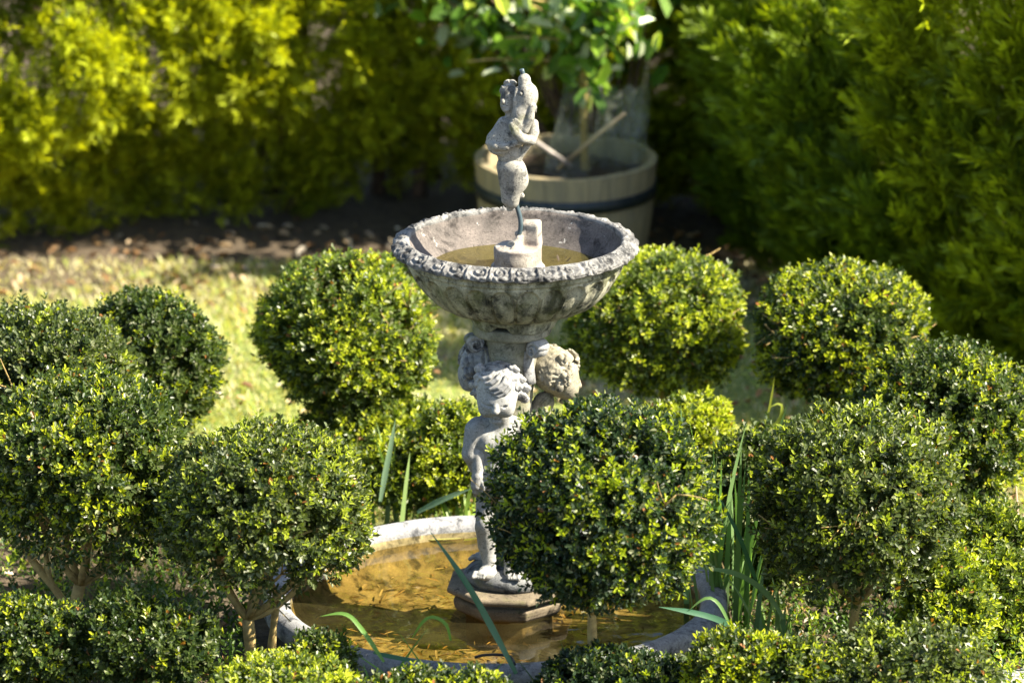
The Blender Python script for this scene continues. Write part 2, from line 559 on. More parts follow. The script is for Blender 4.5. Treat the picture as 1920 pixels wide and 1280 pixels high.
c = mixc(nt, mr.outputs[0], soilc, lawnc)
mr2 = N(nt, 'ShaderNodeMapRange'); L(adn.outputs[0], mr2.inputs[0]); mr2.inputs[1].default_value = 3.25; mr2.inputs[2].default_value = 3.55
c = mixc(nt, mr2.outputs[0], c, soilc)
L(c, b.inputs['Base Color'])
bp = N(nt, 'ShaderNodeBump', Strength=.8, Distance=.02); L(tex(nt, 45, 8, .7), bp.inputs['Height']); L(bp.outputs[0], b.inputs['Normal'])
L(b.outputs[0], out.inputs[0]); M_ground = m
gx = np.concatenate([[-80, -30, -10], np.linspace(-4, 4, 90), [10, 30, 80]]); gy = np.concatenate([[-80, -30, -8], np.linspace(-2.5, 6, 95), [12, 40, 120]])
X, Y = np.meshgrid(gx, gy, indexing='ij')
pp = np.stack([X, Y, X * 0], -1)
Z = .012 * noise(pp, 2.0, 0) + .008 * noise(pp, 6, 1)
Z = np.where(np.hypot(X + .04, Y) < .75, -.012, Z)
Z = np.where((np.abs(X) > 5) | (np.abs(Y) > 7), 0, Z)
nx, ny = X.shape
i, j = np.meshgrid(np.arange(nx - 1), np.arange(ny - 1), indexing='ij')
Q = np.stack([i * ny + j, (i + 1) * ny + j, (i + 1) * ny + j + 1, i * ny + j + 1], -1).reshape(-1, 4)
tag(mk('ground', np.stack([X, Y, Z], -1), Q, M_ground), kind='structure')


def ribbons(acc, o, d0, bend, L, W, C, seg=4, fold=0.0, tipw=.08, baseW=.75):
    """long blades: o base, d0 start direction, bend = vector added quadratically"""
    n = len(o)
    side = norm(np.cross(d0, bend + rs.normal(0, .02, bend.shape)))
    t = np.linspace(0, 1, seg + 1)
    wdt = np.interp(t, [0, .35, .8, 1], [baseW, 1, .7, tipw])
    rows = []
    for q, tt in enumerate(t):
        p = o + (d0 * tt) * L[:, None] + bend * (tt * tt) * L[:, None]
        s = side * (W * wdt[q] / 2)[:, None]
        rows.append(np.stack([p - s, p + s], 1))
    V = np.stack(rows, 1)   # n,seg+1,2,3
    b = (np.arange(n) * (seg + 1) * 2)[:, None, None]
    kk = (np.arange(seg) * 2)[None, :, None]
    Q = (b + kk + np.array([0, 1, 3, 2])[None, None]).reshape(-1, 4)
    acc.add(V.reshape(-1, 3), Q, None, np.repeat(C, (seg + 1) * 2, 0))


# lawn: short grass in the sun behind the bed
n = 90000
o = np.stack([rs.uniform(-2.4, 2.4, n), rs.uniform(1.0, 3.5, n), np.zeros(n)], -1)
keep = noise(o, 2.6, 2) + rs.normal(0, .4, n) > -.4
o = o[keep]; n = len(o)
o[:, 2] = .012 * noise(o, 2.0, 0) - .005
a = rs.uniform(0, 2 * PI, n)
hd = np.stack([np.cos(a), np.sin(a), 0 * a], -1)
d0 = norm(np.array([0, 0, 1.0]) + hd * rs.uniform(.1, .8, n)[:, None])
base = np.array([[.33, .40, .09]]) * (1 + .35 * noise(o, 3, 1))[:, None]
C = base * rs.uniform(.6, 1.4, (n, 1)); C[:, 0] *= rs.uniform(.8, 1.5, n)
dryg = rs.rand(n) < np.clip(.18 + .5 * noise(o, 2.2, 1) + .5 * (o[:, 1] > 2.7), .06, .9)
C[dryg] = np.array([.62, .57, .34]) * rs.uniform(.7, 1.2, (dryg.sum(), 1))
A = Acc(); ribbons(A, o, d0, hd * .45 - [0, 0, .2], rs.uniform(.015, .042, n), rs.uniform(.003, .006, n), C, 2)
tag(A.mesh('lawn_grass', M_grass), 'short sunlit lawn grass between the round bushes and the back hedge', 'grass', kind='stuff')

# weeds and rough grass between the bushes of the bed
n = 26000
o = np.stack([rs.uniform(-1.8, 1.9, n), rs.uniform(-1.5, 1.5, n), np.zeros(n)], -1)
keep = (np.hypot(o[:, 0] + .04, o[:, 1]) > .60) & (noise(o, 3.2, 3) + rs.normal(0, .5, n) > -.1)
o = o[keep]; n = len(o)
a = rs.uniform(0, 2 * PI, n); hd = np.stack([np.cos(a), np.sin(a), 0 * a], -1)
d0 = norm(np.array([0, 0, 1.0]) + hd * rs.uniform(.1, .6, n)[:, None])
C = np.array([[.09, .17, .02]]) * rs.uniform(.5, 1.6, (n, 1))
dryg = rs.rand(n) < .2
C[dryg] = np.array([.35, .27, .12]) * rs.uniform(.6, 1.2, (dryg.sum(), 1))
A = Acc(); ribbons(A, o, d0, hd * .5 - [0, 0, .35], rs.uniform(.03, .13, n), rs.uniform(.002, .0055, n), C, 4)
tag(A.mesh('weedy_grass', M_grass), 'rough weedy grass growing through the bed around the stone basin', 'grass', kind='stuff')

# leafy ground cover of the bed: low shoots nobody could count
n = 7000
o = np.stack([rs.uniform(-1.7, 1.8, n), rs.uniform(-1.4, 1.35, n), np.zeros(n)], -1)
d_ = np.hypot(o[:, 0] + .04, o[:, 1])
o = o[(d_ > .62) & (noise(o, 2.4, 1) + rs.normal(0, .4, n) > -.35)]; n = len(o)
o[:, 2] = rs.uniform(.0, .07, n)
a_ = norm(rs.normal(0, .5, (n, 3)) + [0, 0, 1.0])
g_ = np.clip(noise(o, 1.6, 2) * .5 + (o[:, 1] > .3) * .5 + .2, .05, .9)
A = Acc(); sprigs(A, o, a_, L=.06, pairs=5, leaf=.017, young=rs.rand(n) < g_, pal=np.array([[.030, .062, .014], [.07, .12, .02], [.22, .32, .02], [.42, .46, .03]]))
tag(A.mesh('ground_cover', M_leaf, smooth=False), 'low leafy shoots covering the soil of the bed round the pool', 'ground cover', kind='stuff')

# leaf litter
def litter(name, n, x0, x1, y0, y1, size, label, keepf=None):
    o = np.stack([rs.uniform(x0, x1, n), rs.uniform(y0, y1, n), np.zeros(n)], -1)
    if keepf is not None: o = o[keepf(o)]
    n = len(o); o[:, 2] = rs.uniform(.006, .035, n)
    a = rs.uniform(0, 2 * PI, n); d = norm(np.stack([np.cos(a), np.sin(a), rs.normal(0, .25, n)], -1))
    nr = norm(np.array([0, 0, 1.0]) + rs.normal(0, .35, (n, 3))); nr = norm(nr - d * (nr * d).sum(-1, keepdims=True))
    s = size * rs.uniform(.5, 1.4, n)
    pal = np.array([[.34, .20, .09], [.48, .36, .22], [.20, .11, .05], [.58, .50, .38]])
    C = pal[rs.randint(0, 4, n)] * rs.uniform(.7, 1.2, (n, 1))
    A = Acc(); leaves(A, o, d, nr, s, s * .5, C, .35, .3)
    tag(A.mesh(name, M_dry), label, 'leaf litter', kind='stuff')


litter('leaf_litter', 1000, -2.4, 2.2, 2.7, 3.9, .036, 'dry brown leaf litter along the foot of the back hedge',
       lambda o: rs.rand(len(o)) < np.clip((o[:, 1] - 2.75) * 1.6, .05, 1))
litter('leaf_litter', 1800, -1.8, 1.9, -1.5, 2.4, .03, 'small dry leaves scattered under the box bushes and on the near lawn',
       lambda o: np.hypot(o[:, 0] + .04, o[:, 1]) > .62)

# ------------------------------------------------------------------ basin
BX, BZ = -.042, .17
basin = empty('fountain_basin', (BX, 0, 0), 'wide round grey stone pool with a thick rolled rim around the cherub fountain', 'basin')
th = np.linspace(-.5 * PI, 1.12 * PI, 26)
prof = [(.49, -.01), (.505, .05)] + [(.543 + .034 * math.cos(t), .137 + .034 * math.sin(t)) for t in th]
prof = resample(prof, .006)


def wob(r, z, a, i):
    p = np.stack([r * np.sin(a), r * np.cos(a), z], -1)
    return r + .0022 * noise(p, 9, 0) + .0012 * noise(p, 30, 1), z + .0022 * noise(p, 8, 2)


V, Q = lathe(prof, 360, BX, 0, wob)
mk('rim', V, Q, M_basin, basin)
prof = resample([(.520, .158), (.512, .148), (.506, .130), (.503, .11), (.497, .09), (.485, .075), (.46, .058), (.40, .05), (.2, .046), (.001, .045)], .01)
V, Q = lathe(prof, 240, BX, 0, wob)
mk('pool_floor', V, Q[:, ::-1], M_basin_in, basin)


def water(name, tint, wave, murk, mk0, mk1, rough=.02):
    m, nt, out = nodes(name); L = nt.links.new
    t = N(nt, 'ShaderNodeBsdfTransparent'); t.inputs[0].default_value = (*tint, 1)
    g = N(nt, 'ShaderNodeBsdfGlossy', Roughness=rough)
    f = N(nt, 'ShaderNodeFresnel', IOR=1.33)
    bp = N(nt, 'ShaderNodeBump', Strength=wave, Distance=.004)
    L(tex(nt, 9, 2, .4), bp.inputs['Height']); L(bp.outputs[0], g.inputs['Normal']); L(bp.outputs[0], f.inputs['Normal'])
    mx = N(nt, 'ShaderNodeMixShader'); L(f.outputs[0], mx.inputs[0]); L(t.outputs[0], mx.inputs[1]); L(g.outputs[0], mx.inputs[2])
    df = N(nt, 'ShaderNodeBsdfDiffuse'); L(mixc(nt, tex(nt, 6, 4, .6), murk, tuple(x * 1.7 for x in murk)), df.inputs[0])
    m3 = N(nt, 'ShaderNodeMixShader'); L(ramp(nt, tex(nt, 4, 4, .6), [(.35, mk0), (.65, mk1)]), m3.inputs[0]); L(mx.outputs[0], m3.inputs[1]); L(df.outputs[0], m3.inputs[2])
    L(m3.outputs[0], out.inputs[0])
    return m


M_water = water('amber_water', (.94, .84, .56), .75, (.06, .05, .02), .03, .24)
M_water2 = water('murky_water', (.78, .72, .42), .15, (.11, .095, .035), .12, .4)


def disc(cx, cy, z, r, n=96):
    a = np.arange(n) * 2 * PI / n
    V = [(cx, cy, z)] + [(cx + r * math.cos(t), cy + r * math.sin(t), z) for t in a]
    T = [(0, 1 + k, 1 + (k + 1) % n) for k in range(n)]
    return np.array(V), np.array(T)


V, T = disc(BX, 0, .125, .5045)
tag(mk('pool_water', V, T, M_water), kind='structure')
# sunken leaves and needles on the pool floor
n = 620
a = rs.uniform(0, 2 * PI, n); r = .46 * np.sqrt(rs.rand(n))
o = np.stack([BX + r * np.cos(a), r * np.sin(a), rs.uniform(.058, .075, n)], -1)
a = rs.uniform(0, 2 * PI, n); d = np.stack([np.cos(a), np.sin(a), rs.normal(0, .06, n)], -1)
nr = norm(np.array([0, 0, 1.0]) + rs.normal(0, .15, (n, 3)))
s = rs.uniform(.010, .045, n)
palw = np.array([[.24, .13, .035], [.42, .29, .11], [.14, .08, .02], [.50, .40, .2]])
A = Acc(); leaves(A, o, norm(d), nr, s, s * rs.uniform(.06, .28, n), palw[rs.randint(0, 4, n)] * rs.uniform(.7, 1.2, (n, 1)), .1, .1)
tag(A.mesh('sunken_leaves', M_dry), 'brown leaves and needles lying on the bottom of the pool', 'leaf litter', kind='stuff')
# floating blades
A = Acc()
for (x0, y0, x1, y1, cc) in ((800, 1011, 868, 1010, (.42, .42, .12)), (870, 1012, 905, 1008, (.40, .42, .14)), (1350, 1160, 1385, 1175, (.4, .35, .2))):
    p0 = G(x0, y0, .1295); p1 = G(x1, y1, .1295)
    if np.hypot(p1[0] - BX, p1[1]) > .6: continue
    ribbons(A, p0[None], (p1 - p0)[None], np.array([[0, .08, 0]]) * .1, np.array([1.0]), np.array([.009]), np.array([cc]), 6)
tag(A.mesh('floating_straw', M_grass), 'two pale fallen grass blades floating near the far rim of the pool', 'grass blade')

# ------------------------------------------------------------------ the fountain
ZR = 1.055
FX = 0.0
fountain = empty('stone_fountain', (0, 0, .05), 'tiered stone fountain: three cherubs carry a fluted bowl with a broken figurine', 'fountain')


def ngon(prof, n, cx, cy, rot):
    V = []
    for (r, z) in prof:
        for k in range(n):
            t = rot + 2 * PI * k / n
            V.append((cx + r / math.cos(PI / n) * math.sin(t), cy - r / math.cos(PI / n) * math.cos(t), z))
    m = len(prof)
    Q = [(i * n + j, i * n + (j + 1) % n, (i + 1) * n + (j + 1) % n, (i + 1) * n + j) for i in range(m - 1) for j in range(n)]
    return np.array(V), np.array(Q)


# octagonal plinth: two mouldings
p = [(.105, .045), (.105, .112), (.122, .122), (.130, .132), (.133, .142), (.134, .152), (.130, .158), (.122, .160), (.122, .166), (.140, .170), (.147, .173),
     (.149, .177), (.149, .183), (.145, .188), (.12, .191), (.001, .191)]
V, Q = ngon(p, 8, -.006, 0, R(22.5) - R(6))
o = mk('plinth', V, Q, M_plinth, fountain, smooth=False)
bv = o.modifiers.new('bevel', 'BEVEL'); bv.width = .0022; bv.segments = 2; bv.limit_method = 'ANGLE'; bv.angle_limit = R(25)
# rock the cherubs stand on
S = Sculpt((-.16, -.16, .17), (.16, .16, .28), .0028)
for k in range(16):
    a = k * 2 * PI / 16
    rr = .094 + .010 * math.sin(3 * a + 1) + .006 * math.sin(7 * a)
    S.ell((rr * .62 * math.sin(a) - .004, -rr * .62 * math.cos(a), .207), (.052, .052, .026 + .004 * math.sin(5 * a)), .012)
S.ell((0, 0, .215), (.09, .09, .025), .01)
V, Q = S.mesh()
V[:, 2] += .002 * noise(V, 40, 0); V[:, :2] *= (1 + .02 * noise(V, 28, 1))[:, None]
V[:, 2] = np.maximum(V[:, 2], .1905)
mk('rock_base', V, Q, M_rock, fountain)
# core column
V, Q = lathe(resample([(.001, .2), (.05, .2), (.045, .3), (.040, .45), (.045, .6), (.052, .68), (.058, .75), (.066, .80), (.074, .835), (.001, .835)], .01), 48, 0, 0)
mk('column', V, Q, M_cap, fountain)
# collar
V, Q = lathe(resample([(.001, ZR - .228), (.085, ZR - .228), (.094, ZR - .226), (.098, ZR - .219), (.098, ZR - .206), (.094, ZR - .200), (.09, ZR - .198), (.001, ZR - .198)], .004), 96, 0, 0, wob)
mk('collar', V, Q, M_cap, fountain)


# scroll brackets between the cherub heads
def volute(az):
    ca, sa = math.cos(az), math.sin(az)
    pts = []
    cr, cz = .094, ZR - .247
    for t in np.linspace(0, 1, 44):
        ang = -PI * .9 + (1 - t) * 2 * PI * 1.6
        rad = .022 * (1 - .78 * (1 - t) ** .8) if t < 1 else .022
        pts.append((cr + rad * math.cos(ang + PI), cz + rad * math.sin(ang + PI)))
    pts += [(cr - .028, cz - .012), (cr - .034, cz - .030), (cr - .035, cz - .05), (cr - .030, cz - .075), (cr - .026, cz - .095)]
    pts = np.array(pts)
    t = norm(np.gradient(pts, axis=0)); nn = np.stack([-t[:, 1], t[:, 0]], -1)
    m = len(pts)
    q = np.linspace(0, 1, m)
    thk = np.interp(q, [0, .5, 1], [.0020, .0026, .0045]); wid = np.interp(q, [0, .75, 1], [.024, .022, .014])
    sect = [(-1, -1), (-.55, -1.25), (-.4, -.9), (0, -1.15), (.4, -.9), (.55, -1.25), (1, -1), (1, 1), (-1, 1)]
    A = Acc(); V = []
    for k in range(m):
        for (u, v) in sect:
            r_, z_ = pts[k] + nn[k] * thk[k] * v
            tt = wid[k] * u
            V.append((r_ * sa + tt * ca, -r_ * ca + tt * sa, z_))
    n = len(sect)
    Q = [(i * n + j, (i + 1) * n + j, (i + 1) * n + (j + 1) % n, i * n + (j + 1) % n) for i in range(m - 1) for j in range(n)]
    T = [(0, j, j + 1) for j in range(1, n - 1)] + [((m - 1) * n, (m - 1) * n + j + 1, (m - 1) * n + j) for j in range(1, n - 1)]
    A.add(V, Q, T)
    # recessed fill behind the spiral
    c3 = np.array([cr * sa, -cr * ca, cz]); ax = np.array([ca, sa, 0])
    tube(A, [c3 - ax * .015, c3 - ax * .0145, c3 + ax * .0145, c3 + ax * .015], [.018, .020, .020, .018], 20)
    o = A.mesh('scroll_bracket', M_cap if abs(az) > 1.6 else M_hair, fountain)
    return o


for az in (R(-78), R(42), R(162)): volute(az)

# bowl body with flutes
NF = 26
prof = resample([(.001, -.19), (.095, -.19), (.100, -.205), (.106, -.196), (.110, -.182), (.116, -.172), (.128, -.166), (.16, -.155), (.195, -.138), (.226, -.112),
                 (.249, -.082), (.262, -.055), (.267, -.038), (.269, -.028), (.272, -.020), (.284, -.015), (.280, -.004), (.262, -.002)], .0025)
prof = prof[::1]


def flutes(r, z, a, i):
    u = (a * NF / (2 * PI)) % 1.0 - .5
    au = np.abs(u) * 2
    arch = -.046 - .016 * (au / .8) ** 2.4             # arched top edge of each flute
    t = np.clip((arch - z) / .004, 0, 1)
    ins = np.clip((.80 - au) / .10, 0, 1)              # inside a flute
    v = np.clip((-.05 - z) / .10, 0, 1)                # 0 at the top, 1 at the foot
    hollow = -.014 * (1 - v) ** .7 * t * ins * (1 - .3 * (au / .8) ** 2)
    bulge = (.011 * v * (1 - (au / .95) ** 2.4)) * t
    crease = -.012 * np.exp(-((au - .90) / .09) ** 2) * t * (.35 + .65 * v)
    lowf = np.clip((z + .168) / .012, 0, 1)
    band = np.exp(-((z + .034) / .0024) ** 2) * .003 - np.exp(-((z + .041) / .002) ** 2) * .0015
    p = np.stack([r * np.sin(a), r * np.cos(a), z], -1)
    rr = r + (hollow + bulge + crease) * lowf * np.clip(r / .2, .3, 1) + band + .0012 * noise(p, 25, 0)
    # chipped skirt: the lower edge rises front-left
    aa = (a + PI) % (2 * PI) - PI
    chip = np.exp(-((aa + .32) / .20) ** 2) + .8 * np.exp(-((aa - 1.5) / .3) ** 2) + np.exp(-((np.abs(aa) - 2.6) / .3) ** 2)
    zz = z + np.where(z < -.186, 1, 0) * chip * .022 + np.where((z < -.186), .002 * np.sin(a * 9), 0)
    return rr, zz


V, Q = lathe(prof, NF * 30, .008, 0, flutes)
V[:, 2] += ZR
bowl = mk('bowl', V, Q, M_bowl, fountain)
# inside of the bowl
prof = resample([(.264, .010), (.257, .004), (.254, -.002), (.252, -.008), (.247, -.016), (.236, -.034), (.214, -.056), (.185, -.074), (.12, -.09), (.001, -.094)], .004)
prof[:, 1] += ZR
V, Q = lathe(prof, 300, .008, 0, wob)
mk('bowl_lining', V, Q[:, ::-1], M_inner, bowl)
# carved rim
prof = resample([(.262, -.006), (.2575, .002), (.258, .010), (.262, .0145), (.268, .0150), (.278, .0125), (.288, .007), (.2965, -.002), (.2985, -.008), (.2965, -.014), (.289, -.0165), (.276, -.017), (.272, -.012)], .0016)
cum = np.concatenate([[0], np.cumsum(np.linalg.norm(np.diff(prof, axis=0), axis=1))])
i0 = np.argmin(np.abs(prof[:, 0] - .266) + (prof[:, 1] < .01) * 9); i1 = np.argmin(np.abs(prof[:, 0] - .298) + np.abs(prof[:, 1] + .010) * 3)
NU = 31
NA = NU * 44


def carve(r, z, a, i):
    wv = .10 * np.sin(a * 5 + 1) + .07 * np.sin(a * 13 + 2) + .05 * np.sin(a * 29)
    u = (a * NU / (2 * PI) + wv) % 1.0
    flipv = ((a * NU / (2 * PI)).astype(int) % 2)
    v = np.clip((i - i0) / float(i1 - i0), -.5, 1.5)
    du = (u - .42) * 1.25; dv = (v - .48) * 1.0
    rho = np.hypot(du, dv); phi = np.arctan2(dv, du)
    sp = np.sin(2 * PI * (rho * 3.6) - phi) * np.clip(1.15 - rho * 1.6, 0, 1)
    # fan of leaflets between the scrolls
    e = (u + .06) % 1.0; e = np.where(e > .5, e - 1, e)
    phi2 = np.arctan2(e, v + .25); fan = np.cos(phi2 * 15) * np.clip(1 - np.abs(e) * 4.2, 0, 1) * np.clip(v * 2.5, 0, 1)
    pp = np.stack([r * np.sin(a), r * np.cos(a), z + 0 * a], -1)
    leaf = np.abs(np.sin(phi * 3.5 + rho * 9)) * np.clip(rho * 3 - .6, 0, 1)
    h = .0034 * sp + .0034 * leaf + .0040 * fan + .0013 * noise(pp, 45, 1) + .0011 * noise(pp, 110, 2) - .0015
    m = np.clip((v + .05) / .12, 0, 1) * np.clip((1.12 - v) / .12, 0, 1)
    tr = np.gradient(prof[:, 0])[:, None]; tz = np.gradient(prof[:, 1])[:, None]
    l = np.hypot(tr, tz); nr_, nz_ = -tz / l, tr / l
    edge = np.exp(-((v - 1.0) / .25) ** 2) * .0022 * np.cos(2 * PI * (u - .42)) + .0006 * noise(pp, 90, 3)
    h = h * m + edge
    return r + nr_ * h, z + nz_ * h


V, Q = lathe(prof, NA, .008, 0, carve)
V[:, 2] += ZR
mk('rim', V, Q[:, ::-1], M_rim, bowl)
V, T = disc(.008, 0, ZR - .060, .211)
tag(mk('bowl_water', V, T, M_water2), kind='structure')
# debris on the bowl's water
A = Acc()
for (px, py) in ((1048, 490), (1054, 486), (1060, 492)):
    c = G(px, py, ZR - .058)
    leaves(A, c[None], norm(rs.normal(size=(1, 3)) * [1, 1, .2]), np.array([[0, 0, 1.0]]), np.array([.016]), np.array([.007]), np.array([[.07, .05, .03]]), .2, -.5)
tag(A.mesh('floating_leaf', M_dry), 'dark curled dead leaves floating on the water in the upper bowl', 'leaf')

# stump of the lost base inside the bowl
S = Sculpt((-.1, -.09, ZR - .1), (.13, .1, ZR + .08), .0022)
cS = np.array([P(971, 480, 0)[0], 0, 0])
q = lambda px, py, y: P(px, py, y)
S.cyl(cS, .0655, ZR - .10, ZR - .052, .008)
S.cyl(cS, .058, ZR - .10, ZR - .006, .005, .006)
S.rbox((cS[0] + .033, .012, ZR + .020), (.023, .020, .034), R(-12), R(3), .008, .005)
S.rbox((cS[0] + .014, .010, ZR + .010), (.014, .016, .022), R(20), R(25), .005, .005)
S.ell(q(962, 462, -.020), (.026, .02, .010), .008)
S.cap(q(966, 462, -.016), q(973, 448, -.012), .015, .009, .006)
S.rbox((cS[0] - .045, -.035, ZR + .004), (.03, .02, .012), R(40), R(14), .003, .004, True)
V, Q = S.mesh(); V += .0009 * np.stack([noise(V, 90, k) for k in range(3)], -1)
stump = mk('broken_stump', V, Q, M_stump, bowl)

# bent pipe that carries the figurine
A = Acc()
tube(A, resample([q(971, 462, -.004), q(972, 446, -.006), q(977, 425, -.006), q(975, 405, -.003), q(968, 385, 0), q(962, 340, 0), q(970, 280, 0), q(978, 200, 0), q(984, 160, 0), q(982, 145, .0), q(978, 130, .0)], .006), .0058, 12)
pipe = A.mesh('pipe', M_pipe, fountain)

# figurine, lower half: bare hips and legs, feet broken away
S = Sculpt(P(920, 408, -.06), P(1004, 285, .06), .0018)
S.ell(q(955, 312, 0), (24 * K, 21 * K, 24 * K), .006)
S.cap(q(964, 318, -.004), q(961, 378, -.002), 22 * K, 12 * K, .008)
S.ell(q(969, 336, .002), (22 * K, 20 * K, 26 * K), .010)
S.cap(q(946, 318, -.006), q(950, 375, -.004), 13.5 * K, 10 * K, .003)
S.cap(q(957, 372, 0), q(955, 392, 0), 13 * K, 6 * K, .008)
S.ell(q(978, 367, -.004), (5 * K, 5 * K, 5 * K), .004)
S.chain([q(943, 322, -.024), q(945, 340, -.024), q(947, 365, -.021), q(950, 385, -.015)], [.0014, .0018, .0018, .001], .003, True)
V, Q = S.mesh(); V += .0006 * np.stack([noise(V, 60, k) for k in range(3)], -1)
mk('figurine_legs', V, Q, M_fig, fountain)
# figurine, upper half: child with a wrap hugging a fish that stands on its tail
S = Sculpt(P(900, 315, -.075), P(1020, 124, .075), .0018)
S.ell(q(952, 262, .0), (27 * K, 26 * K, 36 * K), .01)          # chest
S.ell(q(938, 272, -.004), (25 * K, 26 * K, 20 * K), .008)      # bulge of the wrap
S.cap(q(925, 262, -.004), q(962, 288, -.012), 13 * K, 11 * K, .006)
S.chain([q(917, 268, -.01), q(930, 274, -.032), q(950, 276, -.037), q(968, 268, -.036)], [7 * K, 8 * K, 7.5 * K, 5 * K], .002)
S.chain([q(920, 284, -.02), q(935, 287, -.036), q(955, 288, -.038)], [.001, .003, .001], .003, True)
S.chain([q(921, 258, -.02), q(935, 262, -.036), q(958, 262, -.040)], [.002, .0035, .002], .003, True)
S.cap(q(945, 232, -.002), q(932, 256, -.006), 13 * K, 15 * K, .008)   # left shoulder
S.cap(q(952, 292, 0), q(965, 296, 0), 19 * K, 15 * K, .006)
S.cap(q(992, 268, -.01), q(973, 296, -.008), 7 * K, 6 * K, .004)
S.ell(q(955, 186, .012), (17 * K, 20 * K, 30 * K), .004)       # child's head
S.ell(q(950, 196, .002), (12 * K, 14 * K, 16 * K), .004)
S.ell(q(943, 191, -.012), (4 * K, 5 * K, 5 * K), .003)         # nose
S.ell(q(947, 200, -.014), (5 * K, 4 * K, 2.5 * K), .002)
S.ell(q(949, 206, -.012), (6 * K, 6 * K, 5 * K), .003)
S.ell(q(948, 184, -.016), (3.5 * K, 3 * K, 2.5 * K), .002, None, True)
S.ell(q(958, 185, -.018), (3.5 * K, 3 * K, 2.5 * K), .002, None, True)
for k in range(26):                                            # curls
    a = rs.uniform(-.3, PI + .3); e = rs.uniform(.1, 1.3)
    c = q(956, 176, .012) + np.array([math.cos(a) * math.cos(e) * 16 * K, math.sin(a) * math.cos(e) * 19 * K, math.sin(e) * 24 * K])
    S.ell(c, (3.6 * K,) * 3, .004)
S.cap(q(958, 212, .004), q(958, 230, .002), 10 * K, 13 * K, .004)     # neck
# fish
S.ell(q(988, 180, -.008), (21 * K, 21 * K, 26 * K), .004)
S.cap(q(984, 160, -.004), q(983, 150, -.002), 12.5 * K, 12 * K, .004)
S.chain([q(984, 190, -.010), q(976, 212, -.016), q(972, 235, -.022), q(972, 262, -.020)], [18 * K, 15 * K, 15 * K, 13 * K], .006)
S.ell(q(977, 176, -.031), (5 * K, 4 * K, 5.5 * K), .0015, None, True)   # eye
S.ell(q(977, 176, -.0285), (3.2 * K, 3.5 * K, 3.6 * K), .001)
S.chain([q(968, 168, -.016), q(965, 190, -.022), q(966, 212, -.024)], [3 * K, 4 * K, 3 * K], .002)    # hanging fins
S.chain([q(999, 192, -.02), q(1003, 202, -.02), q(1005, 211, -.018)], [5 * K, 4 * K, 1.6 * K], .002)
S.chain([q(998, 200, -.026), q(994, 222, -.030), q(984, 244, -.032)], [7 * K, 8 * K, 8 * K], .0025)
S.chain([q(988, 206, -.034), q(983, 222, -.037), q(978, 238, -.038)], [.0012, .002, .001], .002, True)
# arm round the fish
S.chain([q(1001, 232, -.004), q(1001, 248, -.012), q(996, 264, -.022)], [9 * K, 9.5 * K, 9 * K], .004)
S.chain([q(996, 264, -.024), q(980, 260, -.040), q(967, 248, -.044), q(960, 234, -.040)], [9 * K, 8.5 * K, 7.5 * K, 7 * K], .0015)
for k, (dx, dy) in enumerate(((962, 226), (966, 224), (970, 226), (973, 230))):   # fingers
    S.chain([q(961 + k * 2, 236, -.042), q(dx, dy, -.043)], [3 * K, 2.3 * K], .0015)
V, Q = S.mesh(); V += .0005 * np.stack([noise(V, 70, k) for k in range(3)], -1)
mk('figurine_torso', V, Q, M_fig, fountain)

# ------------------------------------------------------------------ cherubs
AZ0 = R(-19)


def loc(px, py, y):           # picture place -> the front cherub's own frame (facing -y, column at the origin)
    p = P(px, py, y)
    c, s = math.cos(-AZ0), math.sin(-AZ0)
    return np.array([p[0] * c - p[1] * s, p[0] * s + p[1] * c, p[2]])


# note: facing direction for azimuth az is (sin az, -cos az) = Rz(az) * (0,-1)
q = loc
SH = Sculpt((-.13, -.24, .18), (.15, .03, .80), .0020)
S = SH
S.cap(q(940, 775, -.075), q(943, 800, -.055), 20 * K, 22 * K, .01)
S.ell(q(934, 724, -.104), (42 * K, 43 * K, 43 * K), .008)          # skull
S.ell(q(931, 752, -.124), (37 * K, 31 * K, 30 * K), .010)          # face, bowed
S.ell(q(931, 746, -.138), (28 * K, 14 * K, 12 * K), .008)          # brow
S.ell(q(913, 768, -.130), (15 * K, 14 * K, 14 * K), .010)          # cheeks
S.ell(q(949, 768, -.131), (15 * K, 14 * K, 14 * K), .010)
S.chain([q(931, 752, -.156), q(929.5, 763, -.163), q(929, 771, -.164)], [4 * K, 5 * K, 7.5 * K], .003)   # nose
S.ell(q(923, 773, -.154), (4 * K, 4 * K, 4 * K), .002)
S.ell(q(936, 773, -.154), (4 * K, 4 * K, 4 * K), .002)
S.chain([q(902, 755, -.146), q(913, 762, -.158), q(924, 761, -.160)], [.0016, .003, .0022], .003, True)   # closed eyes
S.chain([q(936, 761, -.160), q(946, 762, -.160), q(959, 755, -.148)], [.0022, .003, .0016], .003, True)
S.ell(q(913, 762, -.150), (8 * K, 5 * K, 4 * K), .002)
S.ell(q(948, 761, -.151), (8 * K, 5 * K, 4 * K), .002)
S.ell(q(930, 781, -.142), (9 * K, 6 * K, 4 * K), .002)
S.ell(q(930, 790, -.126), (13 * K, 10 * K, 9 * K), .006)           # chin
S.ell(q(978, 738, -.085), (6 * K, 8 * K, 11 * K), .003)            # ears
S.ell(q(894, 738, -.085), (6 * K, 8 * K, 11 * K), .003)
S.ell(q(930, 800, -.125), (26 * K, 16 * K, 9 * K), .008, None, True)
